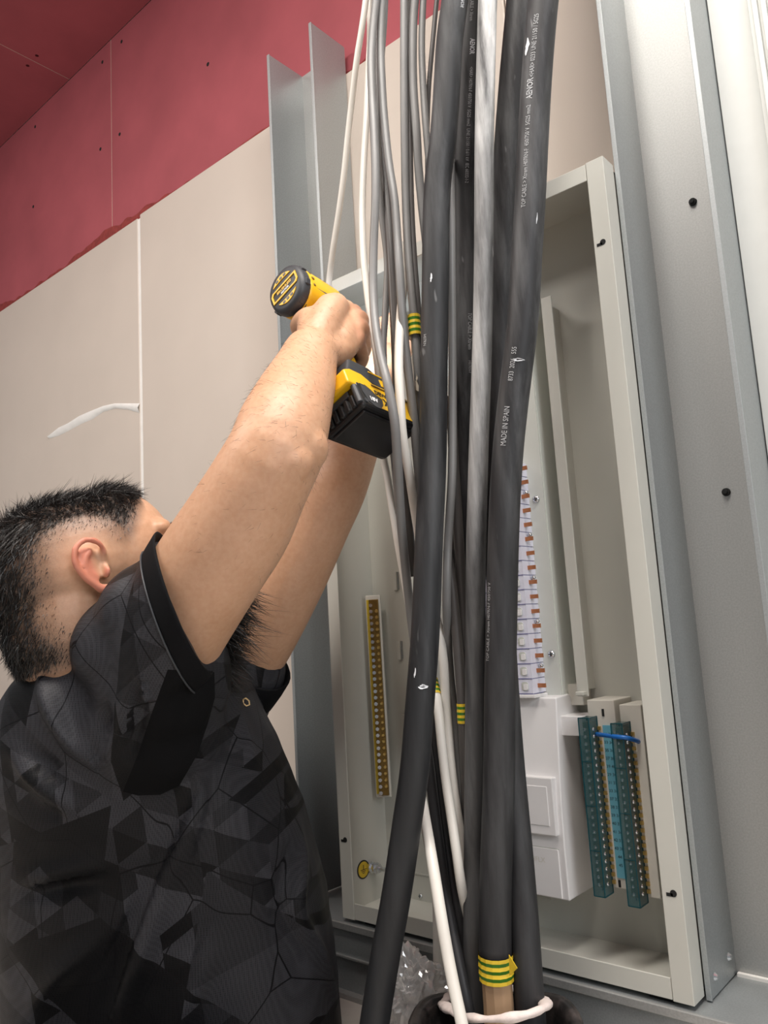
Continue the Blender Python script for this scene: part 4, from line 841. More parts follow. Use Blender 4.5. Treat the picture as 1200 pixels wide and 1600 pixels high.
# ================================================================ THE MAN
def limb(points, radii, n=20, step=0.012):
    P = [Vector((*p, r)) if False else (Vector(p), r) for p, r in zip(points, radii)]
    c = []; rr = []
    pts = [p for p, _ in P]; rs_ = [r for _, r in P]
    e = [pts[0]*2 - pts[1]] + pts + [pts[-1]*2 - pts[-2]]; er = [rs_[0]] + rs_ + [rs_[-1]]
    for i in range(1, len(e) - 2):
        k = max(2, int((e[i+1] - e[i]).length / step))
        for j in range(k):
            t = j / k
            h = lambda a, b, cc, d: 0.5*((2*b) + (cc - a)*t + (2*a - 5*b + 4*cc - d)*t*t + (3*b - a - 3*cc + d)*t**3)
            c.append(h(e[i-1], e[i], e[i+1], e[i+2])); rr.append(h(er[i-1], er[i], er[i+1], er[i+2]))
    c.append(pts[-1]); rr.append(rs_[-1])
    out = []; a, b = frame(c[1] - c[0])
    d0 = (c[1] - c[0]).normalized()
    ext = [(c[0] - d0*rr[0]*math.sin(q), rr[0]*math.cos(q), d0) for q in (1.5, 1.15, 0.8, 0.4)]
    for i, p in enumerate(c):
        ext.append((p, rr[i], (c[min(i+1, len(c)-1)] - c[max(i-1, 0)]).normalized()))
    d1 = (c[-1] - c[-2]).normalized()
    ext += [(c[-1] + d1*rr[-1]*math.sin(q), rr[-1]*math.cos(q), d1) for q in (0.4, 0.8, 1.15, 1.5)]
    for p, r, t in ext:
        a = (a - t*a.dot(t)).normalized(); b = t.cross(a)
        out.append([p + a*(r*math.cos(2*PI*j/n)) + b*(r*math.sin(2*PI*j/n)) for j in range(n)])
    return out

def fuse(name, mb, voxel, smooth, mats, parent, factor=0.5):
    # voxel-fuse overlapping closed shells into one continuous surface
    me = mb.mesh(name + '_shells')
    o = bpy.data.objects.new('shells', me); COL.objects.link(o)
    r = o.modifiers.new('r', 'REMESH'); r.mode = 'VOXEL'; r.voxel_size = voxel
    s = o.modifiers.new('s', 'SMOOTH'); s.factor = factor; s.iterations = smooth
    bpy.context.view_layer.update()
    out = bpy.data.meshes.new_from_object(o.evaluated_get(bpy.context.evaluated_depsgraph_get()))
    COL.objects.unlink(o); bpy.data.objects.remove(o); bpy.data.meshes.remove(me)
    out.name = name
    out.materials.clear()
    for m in mats: out.materials.append(m)
    return fin(name, out, parent, True)

man = thing('person', 'man in a black geometric patterned jersey reaching up with a yellow drill, seen from behind', 'person', (-0.97, -0.25, 0.0))

# head frame: right, forward, up
HF = Vector((0.3872, 0.8760, 0.2875)); HU0 = Vector((-0.0985, -0.2749, 0.9564))
HR = HF.cross(HU0).normalized(); HU = HR.cross(HF).normalized()
HC = Vector((-1.0160, -0.4253, 0.6877)); HS = 1.16
def hp(x, y, z): return HC + (HR*x + HF*y + HU*z) * HS
HA = (HR, HF, HU)

body = MB()
def hball(x, y, z, r, rad=(1, 1, 1)): body.ball(hp(x, y, z), r*HS, rad, HA, 24, 16)
hball(0, -0.024, 0.018, 0.1, (0.78, 1.10, 0.76))
hball(0, 0.028, 0.012, 0.1, (0.66, 0.70, 0.80))
hball(0, 0.030, -0.045, 0.1, (0.60, 0.60, 0.72))
hball(0, 0.068, -0.092, 0.030)
for s in (-1, 1):
    hball(s*0.050, 0.005, -0.066, 0.028); hball(s*0.040, 0.058, -0.022, 0.030); hball(s*0.026, 0.078, 0.026, 0.022, (1.3, 0.75, 0.6))
    hball(s*0.013, 0.097, -0.030, 0.010); hball(s*0.031, 0.0745, 0.0125, 0.0155, (1.1, 1.0, 0.75)); hball(s*0.031, 0.0740, -0.0025, 0.0150, (1.1, 1.0, 0.7))
    body.rings(limb([hp(s*0.050, 0.005, -0.066), hp(s*0.03, 0.05, -0.088), hp(0, 0.072, -0.095)], [0.026*HS]*3, 12))
body.rings(limb([hp(0, 0.084, 0.018), hp(0, 0.098, -0.008), hp(0, 0.108, -0.026)], [0.008*HS, 0.009*HS, 0.012*HS], 12))
hball(0, 0.084, -0.056, 0.022, (1.0, 0.42, 0.26)); hball(0, 0.082, -0.065, 0.020, (1.0, 0.45, 0.28))
# ears
for s in (-1, 1):
    def ep(x, y, z): return hp(s*(0.0735 + x*0.95), -0.006 + y*0.95, 0.003 + z*0.95)
    body.rings(limb([ep(0.002, 0.010, 0.002), ep(0.009, 0.011, 0.017), ep(0.014, 0.004, 0.028), ep(0.018, -0.008, 0.031), ep(0.022, -0.020, 0.023), ep(0.022, -0.024, 0.008), ep(0.017, -0.019, -0.009), ep(0.011, -0.010, -0.021), ep(0.007, -0.002, -0.029), ep(0.004, 0.004, -0.028)],
                    [0.0036, 0.0040, 0.0042, 0.0044, 0.0046, 0.0044, 0.0044, 0.0050, 0.0070, 0.0060], 10, 0.004))
    body.rings(limb([ep(0.012, -0.002, 0.019), ep(0.015, -0.012, 0.010), ep(0.013, -0.012, -0.004), ep(0.009, -0.004, -0.014)], [0.0030, 0.0036, 0.0036, 0.003], 10, 0.004))
    body.rings(limb([ep(0.003, 0.008, -0.004), ep(0.010, 0.009, -0.009), ep(0.007, 0.006, -0.015)], [0.0045, 0.0042, 0.004], 10, 0.004))
    body.ball(ep(0.008, -0.009, 0.004), 0.020, (0.16, 0.95, 1.25), ((HR*0.9 + HF*0.42*s).normalized(), (HF*0.9 - HR*0.42*s).normalized(), HU), 16, 10)
# neck, trunk
NB = Vector((-1.0727, -0.3688, 0.5619))
body.rings(limb([hp(0, -0.035, -0.005), hp(0, -0.050, -0.065), NB, NB + Vector((0, 0, -0.1))], [0.068*HS, 0.066*HS, 0.082, 0.11]))
body.rings(limb([(-1.0743, -0.3427, 0.4909), (-1.0738, -0.3023, 0.3573), (-1.0783, -0.2779, 0.2161), (-1.0787, -0.2662, 0.0889)], [0.13, 0.15, 0.155, 0.15]))
SR = Vector((-0.9170, -0.4087, 0.5612)); SL = Vector((-1.0999, -0.1443, 0.5193))
body.rings(limb([SR, NB + Vector((0, 0, -0.06)), SL], [0.07, 0.08, 0.065]))
# right arm
RA = [Vector(p) for p in [(-0.9170, -0.4087, 0.5612), (-0.8365, -0.4070, 0.6297), (-0.7827, -0.4073, 0.6744), (-0.7379, -0.4006, 0.7187), (-0.6988, -0.3964, 0.7649), (-0.6819, -0.3881, 0.7949), (-0.6848, -0.3708, 0.8290), (-0.6939, -0.3459, 0.8656), (-0.7085, -0.3136, 0.9072), (-0.7176, -0.2890, 0.9453)]]
RR = [0.074, 0.069, 0.0665, 0.0645, 0.058, 0.0560, 0.0545, 0.0500, 0.0440, 0.0375]
body.rings(limb(RA, RR, 28))
body.ball(Vector((-0.6528, -0.3705, 0.7976)), 0.030); body.ball(Vector((-0.6514, -0.3919, 0.7780)), 0.027)
# left arm
LA = [Vector(p) for p in [(-1.0999, -0.1443, 0.5193), (-1.0280, -0.1354, 0.5819), (-0.9504, -0.1277, 0.6750), (-0.8871, -0.1181, 0.7634), (-0.8552, -0.1129, 0.8070), (-0.8478, -0.0906, 0.8598), (-0.8447, -0.0594, 0.9166), (-0.8429, -0.0288, 0.9706)]]
LR = [0.070, 0.062, 0.058, 0.053, 0.050, 0.0485, 0.042, 0.033]
body.rings(limb(LA, LR, 24))

# drill frame: along the motor, right-hand side, down the handle
DA = Vector((0.0078, 0.9917, -0.1283)); DH0 = Vector((0.4476, -0.1208, -0.8860))
DRt = (-(DA.cross(DH0))).normalized()
DH = (DH0 - DA*DH0.dot(DA)).normalized()
if DRt.dot(Vector((0.8953, 0.0487, 0.4428))) < 0: DRt = -DRt
DC = Vector((-0.7820, -0.2621, 1.0679))
def dp(a, h, r): return DC + DA*a + DH*h + DRt*r

# right hand closed round the drill's grip
W = Vector((-0.7214, -0.2812, 0.9562))
body.rings(limb([W, dp(0.030, 0.060, 0.036), dp(0.052, 0.044, 0.034)], [0.028, 0.023, 0.017], 16))
body.ball(dp(0.064, 0.044, 0.034), 0.018)
mcp = [dp(0.080, 0.042, 0.036), dp(0.078, 0.062, 0.041), dp(0.072, 0.083, 0.040), dp(0.062, 0.102, 0.035)]
for i, (p, r) in enumerate(zip(mcp, (0.0155, 0.0165, 0.0160, 0.0145))):
    q = W + DH * (0.010 * (i - 1.5)) + DA*0.012
    body.rings(limb([W, q*0.6 + p*0.4, p], [0.030, 0.0225, r], 16))
    if i: body.rings(limb([mcp[i-1]*0.65 + W*0.35, p*0.65 + W*0.35], [0.0215, 0.0215], 14)); body.rings(limb([mcp[i-1]*0.9 + W*0.1, p*0.9 + W*0.1], [0.0145, 0.0145], 14))
fing = [([mcp[0], dp(0.108, 0.048, 0.026), dp(0.112, 0.050, 0.002), dp(0.100, 0.050, -0.014)], (0.0125, 0.0108, 0.0095, 0.0085)),
        ([mcp[1], dp(0.103, 0.072, 0.022), dp(0.099, 0.074, -0.012), dp(0.080, 0.074, -0.026)], (0.0130, 0.0112, 0.0100, 0.0090)),
        ([mcp[2], dp(0.097, 0.094, 0.020), dp(0.094, 0.096, -0.012), dp(0.076, 0.095, -0.026)], (0.0125, 0.0108, 0.0096, 0.0088)),
        ([mcp[3], dp(0.088, 0.113, 0.018), dp(0.088, 0.115, -0.010), dp(0.072, 0.114, -0.024)], (0.0110, 0.0095, 0.0085, 0.0078))]
for pts, rr in fing: body.rings(limb(pts, rr, 12, 0.006))
body.rings(limb([W + DA*0.005, dp(0.012, 0.070, 0.010), dp(0.022, 0.045, -0.018), dp(0.046, 0.042, -0.033), dp(0.072, 0.046, -0.034)], [0.026, 0.021, 0.0145, 0.0120, 0.0095], 14, 0.006))
# left hand, fingers raised, pinching a terminal inside the cabinet
LW = LA[-1]
body.rings(limb([LW] + [(-0.8377, -0.0120, 1.0083), (-0.8321, 0.0060, 1.0424)], [0.031, 0.030, 0.027], 16))
body.rings(limb([LW] + [(-0.8237, -0.0122, 1.0024), (-0.8132, 0.0045, 1.0300)], [0.030, 0.027, 0.023], 16))
for pts, rr in (([(-0.8425, 0.0032, 1.0446), (-0.8476, 0.0187, 1.0786), (-0.8427, 0.0185, 1.1003), (-0.8398, 0.0114, 1.1150)], (0.0115, 0.0100, 0.0088, 0.0075)),
                ([(-0.8281, 0.0085, 1.0464), (-0.8301, 0.0260, 1.0834), (-0.8261, 0.0251, 1.1051), (-0.8242, 0.0173, 1.1187)], (0.0118, 0.0102, 0.009, 0.0078)),
                ([(-0.8149, 0.0107, 1.0387), (-0.8144, 0.0285, 1.0713), (-0.8106, 0.0277, 1.0918), (-0.8108, 0.0223, 1.1043)], (0.0112, 0.0098, 0.0086, 0.0074)),
                ([(-0.8054, 0.0117, 1.0273), (-0.7988, 0.0263, 1.0491), (-0.7952, 0.0287, 1.0657), (-0.7951, 0.0264, 1.0777)], (0.0100, 0.0085, 0.0075, 0.0066)),
                ([(-0.8390, -0.0201, 1.0103), (-0.8471, -0.0198, 1.0406), (-0.8531, -0.0108, 1.0695), (-0.8531, 0.0013, 1.0955)], (0.0150, 0.0125, 0.0105, 0.0085))):
    body.rings(limb(pts, rr, 12, 0.006))
# pelvis and folded legs, seated on the floor (below the frame)
pel = Vector((-1.0774, -0.2682, 0.0380)); pel.z = 0.10
RT = Vector((0.7542, 0.6540, -0.0587)); RT.z = 0; RT.normalize(); BK = Vector((RT.y, -RT.x, 0))
body.rings(limb([pel + RT*-0.09 - Vector((0, 0, 0.015)), pel + RT*0.03 - Vector((0, 0, 0.015))], [0.085, 0.085]))
man_body = fuse('body', body, 0.0032, 5, [M['skin']], man)

# skin tone: redder ears and knuckles, cropped hair on the scalp
me = man_body.data
ca = me.color_attributes.new('tone', 'FLOAT_COLOR', 'POINT')
ear = [hp(s*0.088, -0.012, 0.005) for s in (-1, 1)]
def sstep(a, b, x):
    t = min(1, max(0, (x - a)/(b - a))); return t*t*(3 - 2*t)
def hloc(p):
    d = (p - HC) / HS; return d.dot(HR), d.dot(HF), d.dot(HU)
def hairline(x, y, z):
    # 0 outside the hair, 1 in full hair
    low_ = min(1, max(0, (0.005 - z)/0.04)); dd = math.hypot((y + 0.012)*(1 - 0.25*low_), (z - 0.005)*(1 - 0.5*low_))
    side = sstep(0.030, 0.088, dd) if abs(x) > 0.03 else 1.0
    front = 1 - sstep(0.0, 0.018, (y - 0.040) - (z - 0.075) * 0.75 - 0.02)
    low = sstep(-0.004, 0.02, z + 0.096 - (0.07 if y > -0.03 else 0)) if y < 0.0 else sstep(0.012, 0.035, z)
    return side * front * low
def stubble(x, y, z):
    # clipped hair fading out towards the ears, temples and nape
    low_ = min(1, max(0, (0.005 - z)/0.04)); dd = math.hypot((y + 0.012)*(1 - 0.25*low_), (z - 0.005)*(1 - 0.5*low_))
    lim = sstep(-0.02, 0.01, z + 0.095) if y < -0.01 else sstep(0.0, 0.03, z)
    return sstep(0.014, 0.062, dd) * lim * (1 - sstep(0.0, 0.02, (y - 0.052) - (z - 0.075) * 0.75 - 0.02))
vals = []
for v in me.vertices:
    p = v.co; red = 0.0; st = 0.0
    if (p - HC).length < 0.2:
        x, y, z = hloc(p)
        for e in ear: red = max(red, (1 - sstep(0.034, 0.048, (p - e).length)) * sstep(0.0785, 0.085, abs(x)))
        st = hairline(x, y, z)
        st = min(1.0, st * 2.0)
        if y < 0.07: st = max(st, 0.85 * stubble(x, y, z))
        if red > 0.2: st *= 0.1
    for k in mcp: red = max(red, 0.35 * (1 - sstep(0.010, 0.026, (p - k).length)))
    vals += [red * 0.75, st * 0.92, 0, 1]
ca.data.foreach_set('color', vals)

# strands of hair: tapered slivers set on the skin
def strands(name, seeds, mat, parent, width):
    vs = []; fs = []
    for p, d, length, bend in seeds:
        side = d.cross(Vector((random.gauss(0, 1), random.gauss(0, 1), random.gauss(0, 1)))).normalized() * width * random.uniform(0.7, 1.2)
        b = len(vs); m1 = p + d*length*0.5; tip = p + d*length + bend*length
        vs += [p - side, p + side, m1 + bend*length*0.25 - side*0.8, m1 + bend*length*0.25 + side*0.8, tip]
        fs += [(b, b+1, b+3, b+2), (b+2, b+3, b+4)]
    m = bpy.data.meshes.new(name); m.from_pydata([tuple(v) for v in vs], [], fs); m.update(); m.materials.append(mat)
    o = fin(name, m, parent); o['kind'] = 'stuff'; return o
head_f = [f for f in me.polygons if (f.center - HC).length < 0.2]
seeds = []
for f in head_f:
    x, y, z = hloc(f.center); w = hairline(x, y, z)
    if min((f.center - e).length for e in ear) < 0.036 and abs(x) > 0.066: continue
    if w < 0.10 or random.random() > 0.6 + 0.4*w: continue
    n = f.normal.copy(); top = sstep(0.05, 0.10, z)
    flow = (-HF*(0.55 - 0.9*top) - HU*0.75*(1 - top) + HR*random.gauss(0, 0.25)).normalized()
    flow = (flow - n*flow.dot(n)); curl = Vector((random.gauss(0, 1), random.gauss(0, 1), random.gauss(0, 1))) * 0.30
    ln = (0.003 + 0.013*w**2 + 0.009*top*w) * random.uniform(0.7, 1.25)
    for k in range(3 if w > 0.5 else 1):
        j = Vector((random.gauss(0, 1), random.gauss(0, 1), random.gauss(0, 1))) * 0.0016
        seeds.append((f.center + j - n*0.0008, (n*(0.50 - 0.26*w) + flow*0.95 + curl*0.55).normalized(), ln, flow*0.35 + curl*0.5 - n*0.15))
strands('hair', seeds, M['hair'], man, 0.00042)
# beard: chin and jaw, hanging towards the chest
seeds = []
for f in head_f:
    x, y, z = hloc(f.center)
    if z < -0.052 and y > 0.0 and not (abs(x) < 0.026 and -0.068 < z):
        for k in range(3):
            n = f.normal; r3 = Vector((random.gauss(0, 1), random.gauss(0, 1), random.gauss(0, 1)))
            d = (n*0.22 - HU*0.72 + HF*0.60 + r3*0.15).normalized()
            seeds.append((f.center - n*0.001, d, random.uniform(0.030, 0.068) * (1.15 if y > 0.05 else 0.45), r3*0.14 - HU*0.1))
strands('beard', seeds, M['hair'], man, 0.0006)
for s in (-1, 1):
    m = MB(); m.ball(hp(s*0.031, 0.0745, 0.006), 0.0135*HS, (1, 1, 1), HA, 16, 12); e = m.obj('eye', M['eye'], man, smooth=True)
    m = MB(); m.ball(hp(s*0.031, 0.0825, 0.006), 0.0060*HS, (1, 1, 1), HA, 12, 8); m.obj('iris', M['iris'], e, smooth=True)
    seeds = []
    for k in range(130):
        a = random.uniform(-0.022, 0.022); p = man_body.closest_point_on_mesh(hp(s*(0.030 + a), 0.12, 0.026 + random.uniform(-0.0035, 0.0035) - 8*a*a))[1]
        seeds.append((p, (HR*s + HU*0.35 + HF*0.25 + HU*random.gauss(0, 0.15)).normalized(), 0.0075, -HF*0.1))
    strands('eyebrow', seeds, M['hair'], man, 0.0004)
# fine hair on both forearms
seeds = []
axis = [(RA[i], RA[i+1]) for i in range(3, 9)]
kd = KDTree(len(RA)); 
for i, p in enumerate(RA): kd.insert(p, i)
kd.balance()
for f in me.polygons:
    co, i, d = kd.find(f.center)
    if d > 0.085 or i < 3 or (f.center - DC).length < 0.075: continue
    pr = 0.10 if i >= 5 else 0.03
    if random.random() > pr: continue
    t = (RA[min(i+1, len(RA)-1)] - RA[i-1]).normalized(); n = f.normal
    r3 = Vector((random.gauss(0, 1), random.gauss(0, 1), random.gauss(0, 1)))
    dr = (n*0.45 + n.cross(t)*0.55 - t*0.45 + r3*0.25); seeds.append((f.center, dr.normalized(), random.uniform(0.006, 0.013), -n*0.25 + r3*0.1))
strands('arm_hair', seeds, M['armhair'], man, 0.00011)

# ---------------------------------------------------------------- jersey
VX = Vector((0.7542, 0.6540, -0.0587)); VZ = Vector((-VX.y, VX.x, 0)).normalized()      # across and away, both roughly level
shirt = MB()
TORSO = [((-1.0379, -0.3298, 0.5817), 0.1055, 0.100), ((-1.0473, -0.3333, 0.5590), 0.1388, 0.150), ((-1.0615, -0.3342, 0.5362), 0.1592, 0.175), ((-1.0725, -0.3294, 0.4988), 0.1783, 0.190), ((-1.0760, -0.3231, 0.4518), 0.1986, 0.195), ((-1.0767, -0.3142, 0.4047), 0.2114, 0.195), ((-1.0744, -0.3010, 0.3479), 0.2204, 0.190), ((-1.0761, -0.2911, 0.2914), 0.2279, 0.185), ((-1.0815, -0.2807, 0.2163), 0.2388, 0.180), ((-1.0842, -0.2698, 0.1505), 0.2402, 0.180), ((-1.0890, -0.2608, 0.0848), 0.2416, 0.180), ((-1.0948, -0.2527, 0.0192), 0.2435, 0.180), ((-1.0978, -0.2486, 0.0120), 0.2449, 0.180)]
shirt.rings([[Vector(c) + VX*(hw*math.copysign(abs(math.cos(2*PI*j/56))**0.85, math.cos(2*PI*j/56))) + VZ*(sd*math.copysign(abs(math.sin(2*PI*j/56))**0.85, math.sin(2*PI*j/56))) for j in range(56)] for c, hw, sd in TORSO])
shirt.rings(limb([hp(0, -0.040, -0.118), NB, NB + Vector((0, 0, -0.06))], [0.070, 0.090, 0.12]))
# shoulder and right sleeve
for p, r in zip([(-0.8859, -0.4205, 0.6195), (-0.9327, -0.4265, 0.5830), (-1.0261, -0.4279, 0.5247), (-0.9056, -0.3948, 0.5397), (-0.9501, -0.3810, 0.4806), (-1.0682, -0.4255, 0.4656)], (0.071, 0.072, 0.073, 0.09, 0.10, 0.10)): shirt.ball(p, r, nu=28, nv=18)
CUF = Vector((-0.8325, -0.4107, 0.6318))
CA = (Vector((-0.8453, -0.4389, 0.7187)) - Vector((-0.8191, -0.3820, 0.5457))) / 2
CN = Vector((-0.7667, -0.4720, 0.6207)) - Vector((-0.8316, -0.4096, 0.6301))
AX = (RA[3] - RA[0]).normalized()
def cuff_ring(s, back, n=36): return [CUF - AX*back + CA*(s*math.cos(2*PI*j/n)) + CN*(s*math.sin(2*PI*j/n)) for j in range(n)]
shirt.rings([cuff_ring(0.97, 0.004), cuff_ring(1.0, 0.012), cuff_ring(1.0, 0.05), cuff_ring(1.05, 0.10), cuff_ring(0.95, 0.15)])
# left sleeve
LX = (LA[2] - LA[0]).normalized()
shirt.rings(limb([LA[0] - LX*0.06, LA[0] + LX*0.02, Vector((-1.0635, -0.1431, 0.5355))], [0.10, 0.088, 0.076]))
jersey = fuse('jersey', shirt, 0.0045, 34, [M['shirt'], M['panel']], man)
# folds: ridges and valleys along world-space lines
folds = [([(-0.8539, -0.3625, 0.3989), (-0.8848, -0.3880, 0.3286), (-0.9171, -0.4018, 0.2598), (-0.9643, -0.4095, 0.1635), (-0.9908, -0.4165, 0.0856)], 0.010, 0.014), ([(-0.8775, -0.3837, 0.4047), (-0.9139, -0.4124, 0.2930), (-1.0044, -0.4347, 0.1187)], -0.007, 0.016),
         ([(-1.0165, -0.4926, 0.5565), (-0.9896, -0.5017, 0.5174), (-0.9704, -0.4907, 0.4777), (-0.9443, -0.4755, 0.4462)], 0.010, 0.012), ([(-1.0746, -0.4940, 0.5157), (-1.0543, -0.5073, 0.4689), (-1.0148, -0.5052, 0.4274), (-0.9798, -0.4815, 0.3914)], 0.009, 0.012),
         ([(-1.0506, -0.4902, 0.5320), (-1.0288, -0.5004, 0.4769), (-0.9886, -0.4978, 0.4356)], -0.010, 0.012),
         ([(-1.2033, -0.4652, 0.4211), (-1.0929, -0.4888, 0.4111), (-1.0027, -0.4863, 0.3841)], -0.012, 0.010), ([(-1.2255, -0.4505, 0.2527), (-1.0661, -0.4793, 0.2786), (-0.9700, -0.4532, 0.2916)], -0.009, 0.012), ([(-1.2195, -0.4517, 0.2844), (-1.0625, -0.4812, 0.3031), (-0.9726, -0.4602, 0.3156)], 0.007, 0.014),
         ([(-0.9131, -0.4636, 0.4536), (-0.8582, -0.4617, 0.5446), (-0.8359, -0.4575, 0.6188)], 0.006, 0.010), ([(-0.8862, -0.4541, 0.4535), (-0.8396, -0.4590, 0.5442), (-0.8207, -0.4547, 0.6029)], -0.007, 0.010), ([(-0.9384, -0.4703, 0.4457), (-0.8796, -0.4698, 0.5605)], -0.006, 0.012),
         ([(-0.8144, -0.4472, 0.6590), (-0.8314, -0.4609, 0.5887), (-0.8440, -0.4598, 0.5295), (-0.8840, -0.4552, 0.4687)], 0.006, 0.009), ([(-0.8004, -0.4415, 0.5571), (-0.8191, -0.4473, 0.5065), (-0.8580, -0.4417, 0.4458)], 0.005, 0.010), ([(-0.8037, -0.4144, 0.5403), (-0.8216, -0.4193, 0.4885), (-0.8559, -0.4239, 0.4320)], -0.005, 0.010), ([(-0.8770, -0.2667, 0.4859), (-0.8522, -0.3424, 0.4387), (-0.8726, -0.3779, 0.3964)], 0.006, 0.010),
         ([(-0.8279, -0.3678, 0.5368), (-0.8408, -0.3567, 0.4259), (-0.8647, -0.3567, 0.3238), (-0.9000, -0.3633, 0.2065)], -0.006, 0.016), ([(-0.8824, -0.2731, 0.4951), (-0.8456, -0.2752, 0.3961), (-0.8337, -0.2691, 0.2834)], 0.006, 0.014),
         ([(-0.8657, -0.1921, 0.2940), (-0.8536, -0.2201, 0.2193), (-0.8570, -0.1843, 0.1588), (-0.8848, -0.1372, 0.0703)], 0.008, 0.012), ([(-0.8523, -0.2345, 0.2969), (-0.8458, -0.2555, 0.2305), (-0.8490, -0.2165, 0.1544)], -0.008, 0.012),
         ([(-1.0858, -0.4688, 0.1418), (-0.9867, -0.4527, 0.2177), (-0.9286, -0.4258, 0.2646)], 0.007, 0.016), ([(-0.8819, -0.3476, 0.2051), (-0.9091, -0.3585, 0.1432), (-0.9424, -0.3746, 0.0818)], 0.007, 0.016)]
dense = []
for pts, amp, w in folds:
    c = catmull(pts, 0.008)
    for i, p in enumerate(c): dense.append((p, amp * math.sin(PI*(0.1 + 0.8*i/(len(c)-1))), w))
kd = KDTree(len(dense))
for i, (p, a, w) in enumerate(dense): kd.insert(p, i)
kd.balance()
jm = jersey.data
nrm = [v.normal.copy() for v in jm.vertices]
for v, n in zip(jm.vertices, nrm):
    best = {}
    disp = 0.0
    for co, i, d in kd.find_n(v.co, 10):
        p, a, w = dense[i]; g = math.exp(-(d/w)**2)
        if abs(a*g) > abs(disp): disp = a*g
    disp *= 1.9
    q = v.co
    disp += 0.004*noise.noise(Vector((q.x*9, q.y*9, q.z*5))) + 0.0016*noise.noise(q*26)
    v.co = q + n*disp
jm.update()
# plain black side panel below the sleeve: faces inside a prism looking along the man's side
PO = Vector((-0.8841, -0.4039, 0.4772)); PV = Vector((-0.6410, 0.7527, 0.1503)); PXa = Vector((0.7542, 0.6540, -0.0587)); PYa = Vector((-0.1424, 0.0757, -0.9869))
poly = [((x - 262)*0.000801, (y - 1140)*0.000801) for x, y in ((262,1046),(335,1050),(336,1090),(325,1130),(308,1180),(280,1228),(250,1242),(215,1243),(192,1237),(215,1180),(235,1120))]
def inpoly(x, y):
    ins = False
    for (x1, y1), (x2, y2) in zip(poly, poly[1:] + poly[:1]):
        if (y1 > y) != (y2 > y) and x < (x2 - x1)*(y - y1)/(y2 - y1) + x1: ins = not ins
    return ins
def onpanel(c, nn):
    w_ = c - CAM; p0 = PO - CAM; k = 1.0 / w_.dot(PV)
    return abs(w_.dot(PV) - 1.0) < 0.12 and nn.dot(PV) < 0.1 and inpoly(w_.dot(PXa)*k - p0.dot(PXa), w_.dot(PYa)*k - p0.dot(PYa))
# seam lines: cut the cloth along each side of the panel so that its edge is clean
bm = bmesh.new(); bm.from_mesh(jm)
corner = [PO + PXa*u + PYa*v - CAM for u, v in poly]
for c1_, c2_ in zip(corner, corner[1:] + corner[:1]):
    near = []; lo2 = (c1_ + c2_)/2; rad = (c2_ - c1_).length/2 + 0.02
    for f in bm.faces:
        w_ = f.calc_center_median() - CAM
        if f.normal.dot(PV) < 0.15 and abs(w_.dot(PV) - 1.0) < 0.14 and (w_/w_.dot(PV) - lo2/lo2.dot(PV)).length < rad: near.append(f)
    ge = set(near)
    for f in near: ge.update(f.edges); ge.update(f.verts)
    bmesh.ops.bisect_plane(bm, geom=list(ge), plane_co=CAM, plane_no=c1_.cross(c2_).normalized(), dist=1e-6)
bm.to_mesh(jm); bm.free()
jm.polygons.foreach_set('use_smooth', [True]*len(jm.polygons))
for f in jm.polygons:
    if onpanel(f.center, f.normal): f.material_index = 1
# knitted cuffs
m = MB()
m.rings([cuff_ring(1.015, 0.034), cuff_ring(1.03, 0.030), cuff_ring(1.03, 0.004), cuff_ring(1.02, -0.001), cuff_ring(0.99, -0.001), cuff_ring(0.97, 0.004), cuff_ring(0.95, 0.03)], False)
cf = m.obj('cuff', M['cuff'], man, smooth=True)
m = MB(); tube(m, [tuple(p) for p in cuff_ring(1.035, 0.034)] + [tuple(cuff_ring(1.035, 0.034)[0])], 0.0012, 6, 0.02); m.obj('seam', M['dgrey_pl'], cf, smooth=True)
m = MB(); lc = Vector((-1.0538, -0.1427, 0.5416)); e1, e2 = frame(LX)
m.rings([[lc + LX*d + (e1*math.cos(2*PI*j/32) + e2*math.sin(2*PI*j/32))*r for j in range(32)] for d, r in ((-0.035, 0.079), (-0.01, 0.080), (0.018, 0.079), (0.020, 0.077), (0.018, 0.074), (-0.02, 0.072))], False)
m.obj('cuff', M['cuff'], man, smooth=True)
q = [Vector(p) for p in [(-0.9043, -0.2662, 0.5003), (-0.9014, -0.2640, 0.5019), (-0.8985, -0.2608, 0.4981), (-0.8986, -0.2598, 0.4927), (-0.9022, -0.2626, 0.4912), (-0.9051, -0.2658, 0.4950), (-0.9043, -0.2662, 0.5003)]]
m = MB(); tube(m, q, 0.0011, 8, 0.003); m.obj('gold_emblem', M['gold'], man, smooth=True)
# trousers, folded under
tro = MB()
for s in (-1, 1):
    hip = pel + RT*(-0.03 + 0.05*s) + BK*(0.02*s) - Vector((0, 0, 0.015)); knee = hip + BK*0.32 + RT*(-0.02 + 0.17*s); knee.z = 0.048; ank = hip + BK*(0.30 + 0.05*s) - RT*(0.03 + 0.15*s); ank.z = 0.040
    tro.rings(limb([hip, (hip + knee)/2 - Vector((0, 0, 0.016)), knee], [0.070, 0.046, 0.044])); tro.rings(limb([knee, (knee + ank)/2 + Vector((0, 0, -0.006)), ank], [0.043, 0.040, 0.036]))
for s in (-1, 1):
    ank = pel + RT*(-0.03 + 0.05*s) + BK*(0.32 + 0.07*s) - RT*(0.03 + 0.15*s); ank.z = 0.036; toe = ank - RT*(0.15*s) + BK*0.10; toe.z = 0.032
    m = MB(); m.rings(limb([ank, ank*0.5 + toe*0.5, toe], [0.036, 0.038, 0.030], 16)); m.obj('shoe', M['black_pl'], man, smooth=True)
fuse('trousers', tro, 0.01, 6, [M['trouser']], man)

